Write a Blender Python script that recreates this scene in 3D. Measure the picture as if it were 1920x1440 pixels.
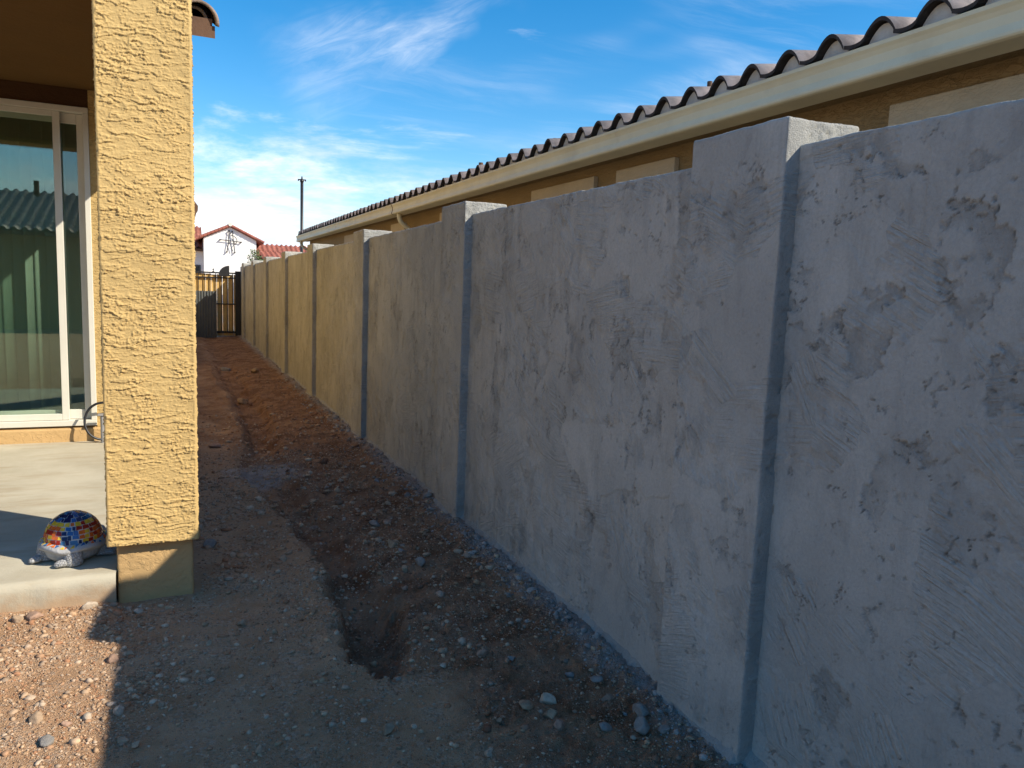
import bpy, math, random
import numpy as np
from mathutils import Matrix, Vector

for o in list(bpy.data.objects):
    bpy.data.objects.remove(o)
SC = bpy.context.scene
COL = SC.collection
rnd = random.Random(7)

# ------------------------------------------------------------------ camera
cam_d = bpy.data.cameras.new('camera')
cam = bpy.data.objects.new('camera', cam_d)
COL.objects.link(cam)
cam_d.sensor_width = 36.0
cam_d.lens = 26.66
cam_d.clip_start = 0.05
cam_d.clip_end = 3000
RW = [[0.9149730838577218, -0.01500991935183623, 0.40323561119640916],
      [-0.4016906382238251, -0.12879604590668678, 0.9066731548480624],
      [0.038326061358119286, -0.9915575025584014, -0.12387425939604917]]
m = Matrix.Identity(4)
for i in range(3):
    m[i][0] = RW[i][0]
    m[i][1] = -RW[i][1]
    m[i][2] = -RW[i][2]
m[2][3] = 1.5
cam.matrix_world = m
SC.camera = cam
SC.render.resolution_x = 1024
SC.render.resolution_y = 768

# ------------------------------------------------------------------ sun and sky
SUN = Vector((1.0, -0.87, 1.03)).normalized()
EL = math.asin(SUN.z)
AZ = math.atan2(SUN.x, SUN.y)
sd = bpy.data.lights.new('sun', 'SUN')
sd.energy = 4.4
sd.angle = math.radians(0.55)
sd.color = (1.0, 0.915, 0.77)
so = bpy.data.objects.new('sun', sd)
COL.objects.link(so)
so.rotation_euler = SUN.to_track_quat('Z', 'Y').to_euler()

vs = SC.view_settings
vs.view_transform = 'Standard'
vs.look = 'None'
vs.exposure = 0.70
vs.gamma = 1.0
vs.use_curve_mapping = False

world = bpy.data.worlds.new('World')
SC.world = world
world.use_nodes = True


class NT:
    """small node-tree helper"""
    def __init__(s, tree):
        s.t = tree
        s.t.nodes.clear()

    def n(s, typ, _in=None, **kw):
        nd = s.t.nodes.new(typ)
        for k, v in kw.items():
            setattr(nd, k, v)
        if _in:
            for k, v in _in.items():
                s.put(nd.inputs[k], v)
        return nd

    def put(s, sock, v):
        if isinstance(v, bpy.types.NodeSocket):
            s.t.links.new(v, sock)
        elif isinstance(v, bpy.types.Node):
            s.t.links.new(v.outputs[0], sock)
        else:
            if isinstance(v, (tuple, list)) and len(v) == 3 and sock.type == 'RGBA':
                v = (*v, 1)
            sock.default_value = v

    def math(s, op, a, b=None, c=None, clamp=False):
        d = {0: a}
        if b is not None:
            d[1] = b
        if c is not None:
            d[2] = c
        return s.n('ShaderNodeMath', d, operation=op, use_clamp=clamp).outputs[0]

    def mix(s, f, a, b, blend='MIX'):
        nd = s.n('ShaderNodeMix', data_type='RGBA', blend_type=blend)
        s.put(nd.inputs[0], f)
        s.put(nd.inputs[6], a)
        s.put(nd.inputs[7], b)
        return nd.outputs[2]

    def ramp(s, v, lo, hi, a=0.0, b=1.0, smooth=True):
        nd = s.n('ShaderNodeMapRange', {0: v, 1: lo, 2: hi, 3: a, 4: b})
        nd.interpolation_type = 'SMOOTHSTEP' if smooth else 'LINEAR'
        return nd.outputs[0]

    def noise(s, vec, scale, detail=4, rough=0.55, dist=0.0, out=0):
        return s.n('ShaderNodeTexNoise', {'Vector': vec, 'Scale': scale, 'Detail': detail,
                                          'Roughness': rough, 'Distortion': dist}).outputs[out]

    def mapping(s, vec, scale=(1, 1, 1), rot=(0, 0, 0), loc=(0, 0, 0)):
        return s.n('ShaderNodeMapping', {'Vector': vec, 'Scale': scale, 'Rotation': rot, 'Location': loc}).outputs[0]


w = NT(world.node_tree)
CI_ROT, CI_X, CI_Y, CM_X, CM_Y, CU_X, CU_Y = -60, 0.3, 2.9, 0.7, 4.1, 3.2, 1.3
sky = w.n('ShaderNodeTexSky', sky_type='NISHITA')
sky.sun_disc = False
sky.sun_elevation = EL
sky.sun_rotation = AZ
sky.altitude = 400
sky.air_density = 1.0
sky.dust_density = 0.6
sky.ozone_density = 1.6
tc = w.n('ShaderNodeTexCoord')
sep = w.n('ShaderNodeSeparateXYZ', {0: tc.outputs['Generated']})
zz = w.math('MAXIMUM', sep.outputs[2], 0.0)
den = w.math('ADD', zz, 0.10)
uv = w.n('ShaderNodeCombineXYZ', {0: w.math('DIVIDE', sep.outputs[0], den), 1: w.math('DIVIDE', sep.outputs[1], den), 2: 0.0})
# high wind-drawn cirrus
wob = w.n('ShaderNodeVectorMath', {0: uv, 1: w.n('ShaderNodeVectorMath', {0: w.noise(uv, 0.9, 3, 0.5, out=1), 1: (0.55, 0.55, 0.0)}, operation='MULTIPLY').outputs[0]}, operation='ADD').outputs[0]
ci = w.noise(w.mapping(wob, (0.34, 1.5, 1), (0, 0, math.radians(CI_ROT)), (CI_X, CI_Y, 0)), 1.35, 10, 0.66, 0.35)
cim = w.noise(w.mapping(uv, (1, 1, 1), loc=(CM_X, CM_Y, 0)), 0.62, 3, 0.5, 0.3)
cirrus = w.math('MULTIPLY', w.ramp(ci, 0.40, 0.80), w.ramp(cim, 0.44, 0.60))
cirrus = w.math('MULTIPLY', cirrus, 0.42, clamp=True)
# one broad plume of cirrus drifting up to the right
rel = w.n('ShaderNodeVectorMath', {0: tc.outputs['Generated'], 1: (-0.1272, -0.9622, -0.2408)}, operation='ADD').outputs[0]
pu = w.math('DIVIDE', w.n('ShaderNodeVectorMath', {0: rel, 1: (0.8614, -0.3308, 0.3854)}, operation='DOT_PRODUCT').outputs['Value'], 0.2317)
pv = w.math('DIVIDE', w.n('ShaderNodeVectorMath', {0: rel, 1: (-0.4535, -0.1595, 0.8769)}, operation='DOT_PRODUCT').outputs['Value'], 0.2317)
pvec = w.n('ShaderNodeCombineXYZ', {0: pu, 1: pv, 2: 0.0}).outputs[0]
pn1 = w.noise(w.mapping(pvec, (1.1, 5.0, 1), (0, 0, 0.22)), 2.1, 10, 0.66, 0.6)
pn0 = w.noise(pvec, 2.2, 3, 0.5)
pvw = w.math('ABSOLUTE', w.math('ADD', pv, w.math('MULTIPLY', w.math('SUBTRACT', pn0, 0.5), 0.5)))
wid = w.ramp(pu, -0.1, 1.2, 0.34, 0.10, smooth=False)
pm = w.math('MULTIPLY', w.ramp(w.math('DIVIDE', pvw, wid), 1.0, 0.1), w.math('MULTIPLY', w.ramp(pu, -0.15, 0.2), w.ramp(pu, 1.3, 0.8)))
plume = w.math('MULTIPLY', w.math('MULTIPLY', pm, w.ramp(pn1, 0.22, 0.90)), 0.42)
cirrus = w.math('MAXIMUM', cirrus, plume)
# fair-weather cloud banks towards the horizon
dirn = w.mapping(tc.outputs['Generated'], (1.0, 1.0, 4.6), loc=(CU_X, CU_Y, 0.0))
cu = w.noise(dirn, 3.0, 12, 0.64, 0.45)
cov = w.ramp(sep.outputs[2], 0.03, 0.24, 0.27, -0.17, smooth=False)
bank = w.math('MULTIPLY', w.ramp(w.math('ADD', cu, cov), 0.46, 0.78), 0.97)
cmask = w.math('MAXIMUM', cirrus, bank, clamp=True)
shade = w.noise(w.mapping(tc.outputs['Generated'], (1, 1, 3.8), loc=(1.3, 0.2, 0)), 6.0, 8, 0.6, 0.3)
ccol = w.mix(w.ramp(shade, 0.40, 0.60), (4.6, 5.0, 5.7), (6.5, 6.55, 6.6))
skyc = w.n('ShaderNodeHueSaturation', {'Hue': 0.497, 'Saturation': 1.50, 'Value': 0.93, 'Fac': 1.0, 'Color': sky.outputs[0]}).outputs[0]
fin = w.mix(cmask, skyc, ccol)
bg = w.n('ShaderNodeBackground', {'Color': fin, 'Strength': 0.13})
w.n('ShaderNodeOutputWorld', {0: bg.outputs[0]})


# ------------------------------------------------------------------ numpy noise
def _hash(ix, iy, seed):
    h = (ix.astype(np.int64) * 374761393 + iy.astype(np.int64) * 668265263 + seed * 1442695041) & 0xffffffff
    h = ((h ^ (h >> 13)) * 1274126177) & 0xffffffff
    h = h ^ (h >> 16)
    return h.astype(np.float64) / 4294967296.0


def gn(x, y, seed=0):
    x = np.asarray(x, float)
    y = np.asarray(y, float)
    ix = np.floor(x)
    iy = np.floor(y)
    fx = x - ix
    fy = y - iy
    u = fx * fx * fx * (fx * (fx * 6 - 15) + 10)
    v = fy * fy * fy * (fy * (fy * 6 - 15) + 10)

    def g(a, b):
        an = _hash(ix + a, iy + b, seed) * 6.2831853
        return np.cos(an) * (fx - a) + np.sin(an) * (fy - b)
    n0 = g(0, 0) * (1 - u) + g(1, 0) * u
    n1 = g(0, 1) * (1 - u) + g(1, 1) * u
    return (n0 * (1 - v) + n1 * v) * 1.4


def fbm(x, y, o=4, seed=0, gain=0.5):
    a = 1.0
    s = 0
    t = 0
    for k in range(o):
        s = s + a * gn(x * 2 ** k + k * 17.3, y * 2 ** k - k * 9.1, seed + k)
        t += a
        a *= gain
    return s / t


def sst(a, b, x):
    t = np.clip((x - a) / (b - a), 0, 1)
    return t * t * (3 - 2 * t)


def voro(x, y, seed):
    ix = np.floor(x)
    iy = np.floor(y)
    best = np.full(x.shape, 1e9)
    val = np.zeros(x.shape)
    for a in (-1, 0, 1):
        for b in (-1, 0, 1):
            cx = ix + a + _hash(ix + a, iy + b, seed)
            cy = iy + b + _hash(ix + a, iy + b, seed + 5)
            d = (cx - x) ** 2 + (cy - y) ** 2
            k = d < best
            best = np.where(k, d, best)
            val = np.where(k, _hash(ix + a, iy + b, seed + 9), val)
    return val


# ------------------------------------------------------------------ materials
M = {}


def newmat(name):
    mt = bpy.data.materials.new(name)
    mt.use_nodes = True
    t = NT(mt.node_tree)
    bs = t.n('ShaderNodeBsdfPrincipled')
    t.n('ShaderNodeOutputMaterial', {0: bs.outputs[0]})
    M[name] = mt
    return t, bs


def setb(t, bs, col=None, rough=None, bump=None, dist=0.01, strength=1.0, spec=None, metal=None, coat=None):
    if col is not None:
        t.put(bs.inputs['Base Color'], col)
    if rough is not None:
        t.put(bs.inputs['Roughness'], rough)
    if spec is not None:
        t.put(bs.inputs['Specular IOR Level'], spec)
    if metal is not None:
        t.put(bs.inputs['Metallic'], metal)
    if coat is not None:
        t.put(bs.inputs['Coat Weight'], coat)
    if bump is not None:
        b = t.n('ShaderNodeBump', {'Strength': strength, 'Distance': dist, 'Height': bump})
        t.put(bs.inputs['Normal'], b.outputs[0])


def pos(t):
    return t.n('ShaderNodeNewGeometry').outputs['Position']


def simple(name, col, var=0.12, scale=6, rough=0.7, bump=0.0, bscale=60, spec=0.3, metal=0.0, dirt=None):
    t, bs = newmat(name)
    p = pos(t)
    f = t.noise(p, scale, 5, 0.6)
    dk = tuple(c * (1 - var) for c in col)
    lt = tuple(min(1, c * (1 + var)) for c in col)
    c = t.mix(t.ramp(f, 0.3, 0.7), dk, lt)
    if dirt:
        c = t.mix(t.math('MULTIPLY', t.ramp(t.noise(p, scale * 0.6, 6, 0.65), 0.52, 0.72), dirt[1]), c, dirt[0])
    hb = t.noise(p, bscale, 5, 0.6) if bump else None
    setb(t, bs, c, rough, hb, 0.01, bump if bump else 1, spec, metal)
    return M[name]


# grey cement coat on the boundary wall: trowel and comb marks, torn patches and painted rim shade from the mesh attribute
t, bs = newmat('cement_coat')
p = pos(t)
sepp = t.n('ShaderNodeSeparateXYZ', {0: p})
yz = t.n('ShaderNodeCombineXYZ', {0: sepp.outputs[1], 1: sepp.outputs[2], 2: t.math('MULTIPLY', sepp.outputs[0], 1.0)}).outputs[0]
warp = t.n('ShaderNodeVectorMath', {0: yz, 1: t.n('ShaderNodeVectorMath', {0: t.noise(yz, 3.0, 3, 0.6, out=1), 1: (0.35, 0.35, 0.0)}, operation='MULTIPLY').outputs[0]}, operation='ADD').outputs[0]
vor = t.n('ShaderNodeTexVoronoi', {'Vector': warp, 'Scale': 3.4})
vc = t.n('ShaderNodeSeparateColor', {0: vor.outputs['Color']})
ang = t.ramp(vc.outputs[0], 0, 1, -1.1, 0.5, smooth=False)
rot = t.n('ShaderNodeVectorRotate', {'Vector': yz, 'Angle': ang}, rotation_type='Z_AXIS').outputs[0]
comb = t.noise(t.mapping(rot, (5, 105, 5)), 1.0, 4, 0.65, 0.12)
combm = t.math('MULTIPLY', t.ramp(vc.outputs[1], 0.15, 0.5), t.ramp(t.noise(yz, 5, 4, 0.6), 0.36, 0.58))
fine = t.noise(p, 120, 6, 0.75)
mid = t.noise(p, 26, 6, 0.7)
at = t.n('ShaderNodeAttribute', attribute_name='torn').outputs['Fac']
cb = t.math('MULTIPLY', comb, combm)
hgt = t.math('ADD', t.math('MULTIPLY', cb, 1.3),
             t.math('ADD', t.math('MULTIPLY', fine, t.math('ADD', 0.22, t.math('MULTIPLY', at, 0.9))), t.math('MULTIPLY', mid, 0.35)))
blot = t.noise(p, 1.6, 6, 0.62, 0.4)
blot2 = t.noise(t.mapping(yz, (7, 1.6, 5)), 1.3, 8, 0.66, 0.5)
c = t.mix(t.ramp(blot, 0.32, 0.68), (0.382, 0.378, 0.350), (0.516, 0.511, 0.473))
c = t.mix(t.math('MULTIPLY', t.ramp(blot2, 0.48, 0.66), 0.5), c, (0.285, 0.282, 0.261))
c = t.mix(t.math('MULTIPLY', t.ramp(cb, 0.25, 0.62), 0.42), c, (0.631, 0.625, 0.578))
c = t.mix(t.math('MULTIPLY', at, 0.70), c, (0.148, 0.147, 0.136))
c = t.mix(t.math('MULTIPLY', t.ramp(vc.outputs[2], 0.0, 1.0), 0.22), c, (0.573, 0.567, 0.525))
grain = t.ramp(t.noise(p, 95, 4, 0.75), 0.35, 0.68)
c = t.mix(t.math('MULTIPLY', grain, 0.22), c, (0.224, 0.222, 0.206))
pits = t.ramp(t.noise(p, 60, 3, 0.7), 0.66, 0.72)
c = t.mix(t.math('MULTIPLY', pits, 0.3), c, (0.160, 0.158, 0.146))
setb(t, bs, c, 0.92, hgt, 0.016, 0.9, 0.15)

# tan sand-finish stucco
def stucco(name, col, bump=0.8, stretch=2.6, attr=False):
    t, bs = newmat(name)
    p = pos(t)
    f = t.noise(p, 2.2, 6, 0.6)
    c = t.mix(t.ramp(f, 0.3, 0.7), tuple(v * 0.93 for v in col), tuple(min(1, v * 1.05) for v in col))
    c = t.mix(t.math('MULTIPLY', t.ramp(t.noise(p, 45, 5, 0.7), 0.5, 0.8), 0.22), c, tuple(v * 0.78 for v in col))
    if attr:
        a = t.n('ShaderNodeAttribute', attribute_name='torn').outputs['Fac']
        c = t.mix(t.math('MULTIPLY', a, 0.25), c, (col[0] * 0.62, col[1] * 0.56, col[2] * 0.5))
    lace = t.noise(t.mapping(p, (9, 9, 9 * stretch)), 2.4, 6, 0.6, 0.8)
    h = t.math('ADD', t.math('MULTIPLY', t.ramp(lace, 0.44, 0.56), 0.0 if attr else 1.0), t.math('MULTIPLY', t.noise(p, 210, 4, 0.7), 0.42 if attr else 0.3))
    setb(t, bs, c, 0.9, h, 0.004, bump, 0.2)


TAN = (0.54, 0.372, 0.152)
stucco('stucco_column', TAN, 0.7, attr=True)
stucco('stucco_wall', TAN, 0.9)
stucco('stucco_foot', (0.53, 0.345, 0.155), 0.45, 1.2)
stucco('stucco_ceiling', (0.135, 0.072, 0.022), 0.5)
stucco('header_shade', (0.075, 0.036, 0.016), 0.5)
stucco('neighbour_stucco', (0.34, 0.235, 0.115), 0.9)
stucco('neighbour_trim', (0.58, 0.47, 0.32), 0.6)
stucco('far_white_stucco', (0.80, 0.79, 0.76), 0.3)

# dirt
t, bs = newmat('dirt')
p = pos(t)
dig = t.n('ShaderNodeAttribute', attribute_name='dig').outputs['Fac']
cem = t.n('ShaderNodeAttribute', attribute_name='cement').outputs['Fac']
c = t.mix(t.ramp(t.noise(p, 3.0, 8, 0.65), 0.3, 0.7), (0.43, 0.245, 0.128), (0.57, 0.36, 0.212))
c = t.mix(t.math('MULTIPLY', t.ramp(t.noise(p, 42, 6, 0.7), 0.5, 0.72), 0.55), c, (0.50, 0.375, 0.27))
c2 = t.mix(t.ramp(t.noise(p, 5.0, 8, 0.65), 0.34, 0.66), (0.19, 0.09, 0.046), (0.39, 0.225, 0.135))
c = t.mix(t.math('MULTIPLY', dig, t.ramp(t.noise(p, 2.6, 6, 0.65), 0.32, 0.56, 0.45, 1.0)), c, c2)
c = t.mix(cem, c, t.mix(t.ramp(t.noise(p, 9, 6, 0.65), 0.35, 0.65), (0.30, 0.27, 0.245), (0.46, 0.43, 0.40)))
v1 = t.n('ShaderNodeTexVoronoi', {'Vector': p, 'Scale': 95.0, 'Randomness': 1.0})
v2 = t.n('ShaderNodeTexVoronoi', {'Vector': p, 'Scale': 210.0, 'Randomness': 1.0})
gm = t.math('MULTIPLY', t.ramp(t.noise(p, 7, 5, 0.65), 0.40, 0.60), 1.0)
vcol = t.n('ShaderNodeSeparateColor', {0: v1.outputs['Color']})
st = t.math('MULTIPLY', t.ramp(vcol.outputs[0], 0.45, 0.9), gm)
c = t.mix(t.math('MULTIPLY', st, 0.55), c, t.mix(dig, (0.56, 0.44, 0.33), (0.36, 0.25, 0.18)))
c = t.mix(t.math('MULTIPLY', t.ramp(vcol.outputs[1], 0.6, 1.0), t.math('MULTIPLY', gm, 0.45)), c, (0.17, 0.10, 0.06))
hb = t.math('ADD', t.noise(p, 55, 8, 0.75), t.math('ADD', t.math('MULTIPLY', t.math('SUBTRACT', 1.0, v1.outputs['Distance']), t.math('MULTIPLY', gm, 0.55)), t.math('MULTIPLY', v2.outputs['Distance'], -0.35)))
setb(t, bs, c, 0.96, hb, 0.016, 1.0, 0.12)

# pebbles / stones: colour from the mesh attribute with fine grain
t, bs = newmat('pebble')
p = pos(t)
pc = t.n('ShaderNodeAttribute', attribute_name='tone').outputs['Color']
c = t.mix(t.ramp(t.noise(p, 90, 5, 0.7), 0.35, 0.7), t.mix(0.35, pc, (0.16, 0.10, 0.065)), pc)
setb(t, bs, c, 0.9, t.noise(p, 160, 5, 0.7), 0.004, 0.5, 0.2)


def stone_mat(name, col, d=0.35):
    t, bs = newmat(name)
    p = pos(t)
    c = t.mix(t.ramp(t.noise(p, 30, 6, 0.65), 0.35, 0.66), tuple(v * (1 - d) for v in col), col)
    c = t.mix(t.math('MULTIPLY', t.ramp(t.noise(p, 14, 5, 0.6), 0.5, 0.7), 0.5), c, (0.27, 0.165, 0.10))
    setb(t, bs, c, 0.92, t.noise(p, 110, 6, 0.7), 0.006, 0.7, 0.2)


stone_mat('stone_tan', (0.44, 0.31, 0.20))
stone_mat('stone_rose', (0.42, 0.27, 0.19))
stone_mat('stone_cement', (0.30, 0.275, 0.245), 0.3)
stone_mat('stone_pale', (0.54, 0.44, 0.33), 0.25)

# broomed patio concrete
t, bs = newmat('patio_concrete')
p = pos(t)
c = t.mix(t.ramp(t.noise(p, 2.4, 8, 0.62), 0.3, 0.7), (0.41, 0.365, 0.27), (0.51, 0.465, 0.355))
c = t.mix(t.math('MULTIPLY', t.ramp(t.noise(t.mapping(p, (1, 5, 1)), 1.8, 7, 0.65), 0.48, 0.72), 0.6), c, (0.35, 0.27, 0.17))
c = t.mix(t.math('MULTIPLY', t.ramp(t.noise(p, 60, 4, 0.7), 0.62, 0.75), 0.3), c, (0.25, 0.22, 0.17))
spl = t.math('ADD', t.n('ShaderNodeSeparateXYZ', {0: p}).outputs[2], t.math('MULTIPLY', t.math('SUBTRACT', t.noise(p, 9, 6, 0.65), 0.5), 0.22))
c = t.mix(t.math('MULTIPLY', t.ramp(spl, 0.125, 0.03), 0.75), c, (0.40, 0.25, 0.135))
hb = t.math('ADD', t.noise(t.mapping(p, (8, 220, 8)), 1.0, 3, 0.6), t.noise(p, 90, 5, 0.7))
setb(t, bs, c, 0.88, hb, 0.003, 0.5, 0.25)

simple('frame_white', (0.64, 0.61, 0.52), 0.04, 4, 0.42, 0.0, spec=0.45)
simple('gutter_cream', (0.76, 0.68, 0.47), 0.05, 3, 0.68, 0.04, 90, 0.4, dirt=((0.42, 0.34, 0.22), 0.22))
simple('roof_tile_brown', (0.47, 0.37, 0.31), 0.3, 7, 0.85, 0.35, 120, dirt=((0.46, 0.39, 0.33), 0.5))
simple('roof_tile_shade_end', (0.05, 0.038, 0.032), 0.3, 20, 0.85, 0.3, 120)
simple('bird_stop_mortar', (0.62, 0.58, 0.52), 0.12, 12, 0.9, 0.3, 90)
simple('roof_tile_red', (0.27, 0.092, 0.066), 0.3, 2.5, 0.8, 0.2, 60, dirt=((0.36, 0.17, 0.125), 0.6))
simple('fascia_brown', (0.115, 0.062, 0.036), 0.15, 8, 0.7, 0.15, 60)
simple('rake_tile', (0.24, 0.185, 0.15), 0.35, 18, 0.9, 0.5, 110, dirt=((0.40, 0.34, 0.28), 0.6))
simple('black_metal', (0.017, 0.016, 0.016), 0.2, 12, 0.45, 0.05, 120, 0.5)
simple('black_rubber', (0.015, 0.015, 0.017), 0.2, 30, 0.42, 0.0, spec=0.5)
simple('grey_conduit', (0.27, 0.26, 0.25), 0.1, 14, 0.6, 0.05)
simple('ribbed_grey', (0.10, 0.108, 0.105), 0.1, 5, 0.55, 0.05, 60)
simple('cedar_board', (0.66, 0.42, 0.14), 0.14, 5, 0.75, 0.2, 60)
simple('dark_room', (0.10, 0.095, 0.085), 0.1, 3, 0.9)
simple('blind_vinyl', (0.42, 0.45, 0.395), 0.05, 3, 0.6)
simple('turtle_cement', (0.40, 0.395, 0.385), 0.14, 30, 0.85, 0.5, 90, dirt=((0.30, 0.28, 0.26), 0.35))
t, bs = newmat('turtle_scales')
p = pos(t)
vs_ = t.n('ShaderNodeTexVoronoi', {'Vector': p, 'Scale': 85.0}, feature='DISTANCE_TO_EDGE')
ed = t.ramp(vs_.outputs['Distance'], 0.0, 0.16)
c = t.mix(ed, (0.30, 0.29, 0.28), t.mix(t.ramp(t.noise(p, 40, 5, 0.6), 0.3, 0.7), (0.38, 0.375, 0.365), (0.47, 0.465, 0.455)))
setb(t, bs, c, 0.85, t.math('ADD', ed, t.math('MULTIPLY', t.noise(p, 160, 4, 0.7), 0.3)), 0.006, 0.8, 0.2)
simple('grout', (0.62, 0.585, 0.53), 0.08, 40, 0.85, 0.2, 200)
simple('leaf', (0.075, 0.115, 0.04), 0.35, 8, 0.6)
simple('bark', (0.16, 0.12, 0.085), 0.2, 12, 0.9, 0.3, 60)
simple('window_dark', (0.02, 0.024, 0.028), 0.2, 3, 0.15, spec=0.6)
simple('grey_window_frame', (0.10, 0.10, 0.11), 0.1, 3, 0.5)
for nm, col in dict(tile_navy=(0.012, 0.022, 0.085), tile_blue=(0.03, 0.115, 0.30), tile_sky=(0.06, 0.20, 0.38),
                    tile_red=(0.33, 0.022, 0.012), tile_orange=(0.62, 0.13, 0.02), tile_yellow=(0.68, 0.44, 0.035)).items():
    simple(nm, col, 0.16, 40, 0.22, spec=0.3)

t, bs = newmat('door_glass')
t.t.nodes.clear()
gg = t.n('ShaderNodeNewGeometry')
cosi = t.math('ABSOLUTE', t.n('ShaderNodeVectorMath', {0: gg.outputs['Normal'], 1: gg.outputs['Incoming']}, operation='DOT_PRODUCT').outputs['Value'])
fr = t.math('ADD', 0.085, t.math('MULTIPLY', 0.9, t.math('POWER', t.math('SUBTRACT', 1.0, cosi), 5.0)))   # low-e double pane
tr = t.n('ShaderNodeBsdfTransparent', {'Color': (0.84, 0.90, 0.86)})
gl = t.n('ShaderNodeBsdfGlossy', {'Color': (0.86, 0.97, 0.95), 'Roughness': 0.004})
mx = t.n('ShaderNodeMixShader', {0: fr, 1: tr.outputs[0], 2: gl.outputs[0]})
t.n('ShaderNodeOutputMaterial', {0: mx.outputs[0]})


# ------------------------------------------------------------------ mesh helpers
def tag(o, label=None, cat=None, group=None, kind=None):
    if label:
        o['label'] = label
    if cat:
        o['category'] = cat
    if group:
        o['group'] = group
    if kind:
        o['kind'] = kind
    return o


def link(name, me, mat=None, parent=None):
    """link a mesh given in world coordinates; parents keep their children where they were built"""
    o = bpy.data.objects.new(name, me)
    COL.objects.link(o)
    if me is not None and mat and not me.materials:
        me.materials.append(M[mat])
    if parent is not None:
        o.parent = parent
        o.matrix_parent_inverse = Matrix.Translation(parent.location).inverted() if parent.type == 'EMPTY' else Matrix.Identity(4)
    return o


def empty(name, loc=(0, 0, 0)):
    o = bpy.data.objects.new(name, None)
    o.empty_display_size = 0.1
    COL.objects.link(o)
    o.location = loc
    return o


def np_mesh(name, V, F, smooth=True, attrs=None, colattr=None):
    """V (n,3), F (m,k) int arrays"""
    me = bpy.data.meshes.new(name)
    V = np.ascontiguousarray(V, np.float32)
    F = np.ascontiguousarray(F, np.int32)
    me.vertices.add(len(V))
    me.vertices.foreach_set('co', V.ravel())
    k = F.shape[1]
    me.loops.add(F.size)
    me.loops.foreach_set('vertex_index', F.ravel())
    me.polygons.add(len(F))
    me.polygons.foreach_set('loop_start', np.arange(0, F.size, k, dtype=np.int32))
    me.update(calc_edges=True)
    me.validate()
    if smooth:
        me.shade_smooth()
    for nm, a in (attrs or {}).items():
        at = me.attributes.new(nm, 'FLOAT', 'POINT')
        at.data.foreach_set('value', np.ascontiguousarray(a, np.float32).ravel())
    if colattr is not None:
        at = me.attributes.new('tone', 'FLOAT_COLOR', 'POINT')
        at.data.foreach_set('color', np.ascontiguousarray(colattr, np.float32).ravel())
    return me


def grid_faces(nv, nu, wrap=False, flip=False):
    a = np.arange(nv * nu).reshape(nv, nu)
    if wrap:
        a = np.concatenate([a, a[:, :1]], 1)
    q = np.stack([a[:-1, :-1], a[:-1, 1:], a[1:, 1:], a[1:, :-1]], -1).reshape(-1, 4)
    return q[:, ::-1] if flip else q


class MB:
    def __init__(s):
        s.v = []
        s.f = []

    def add(s, vs, fs):
        b = len(s.v)
        s.v += [tuple(q) for q in vs]
        s.f += [tuple(i + b for i in f) for f in fs]
        return s

    def box(s, x0, x1, y0, y1, z0, z1):
        return s.add([(x0, y0, z0), (x1, y0, z0), (x1, y1, z0), (x0, y1, z0), (x0, y0, z1), (x1, y0, z1), (x1, y1, z1), (x0, y1, z1)],
                     [(0, 3, 2, 1), (4, 5, 6, 7), (0, 1, 5, 4), (1, 2, 6, 5), (2, 3, 7, 6), (3, 0, 4, 7)])

    def prism(s, pts, axis, a, b):
        """pts 2-D polygon, extruded along axis from a to b"""
        n = len(pts)

        def P(q, c):
            return {'x': (c, q[0], q[1]), 'y': (q[0], c, q[1]), 'z': (q[0], q[1], c)}[axis]
        vs = [P(q, a) for q in pts] + [P(q, b) for q in pts]
        fs = [tuple(range(n)), tuple(range(2 * n - 1, n - 1, -1))] + [(i, i + n, (i + 1) % n + n, (i + 1) % n) for i in range(n)]
        return s.add(vs, fs)

    def tube(s, path, r, n=8, cap=True):
        path = [Vector(q) for q in path]
        rs = r if isinstance(r, (list, tuple)) else [r] * len(path)
        vs = []
        up = None
        for i, q in enumerate(path):
            d = (path[min(i + 1, len(path) - 1)] - path[max(i - 1, 0)]).normalized()
            if up is None:
                up = d.orthogonal().normalized()
            up = (up - d * up.dot(d)).normalized()
            sd_ = d.cross(up)
            for k in range(n):
                a = 2 * math.pi * k / n
                vs.append(q + (up * math.cos(a) + sd_ * math.sin(a)) * rs[i])
        fs = []
        for i in range(len(path) - 1):
            for k in range(n):
                fs.append((i * n + k, i * n + (k + 1) % n, (i + 1) * n + (k + 1) % n, (i + 1) * n + k))
        if cap:
            fs.append(tuple(range(n - 1, -1, -1)))
            fs.append(tuple((len(path) - 1) * n + k for k in range(n)))
        return s.add(vs, fs)

    def mesh(s, name, smooth=False):
        me = bpy.data.meshes.new(name)
        me.from_pydata([tuple(q) for q in s.v], [], s.f)
        me.update()
        import bmesh
        bm = bmesh.new()
        bm.from_mesh(me)
        bmesh.ops.recalc_face_normals(bm, faces=bm.faces[:])
        bm.to_mesh(me)
        bm.free()
        if smooth:
            me.shade_smooth()
        return me

    def build(s, name, mat, parent=None, bevel=0.0, smooth=False, seg=2):
        o = link(name, s.mesh(name, smooth), mat, parent)
        if bevel:
            b = o.modifiers.new('bevel', 'BEVEL')
            b.width = bevel
            b.segments = seg
            b.limit_method = 'ANGLE'
            b.angle_limit = math.radians(40)
        return o


# ------------------------------------------------------------------ ground
WP = 1.640      # face of the wall panels
WF = 1.587      # face of the pilasters


def drop(y):
    return -0.10 * np.clip((np.asarray(y, float) - 4.0) / 16.0, 0, 1.1)


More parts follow.
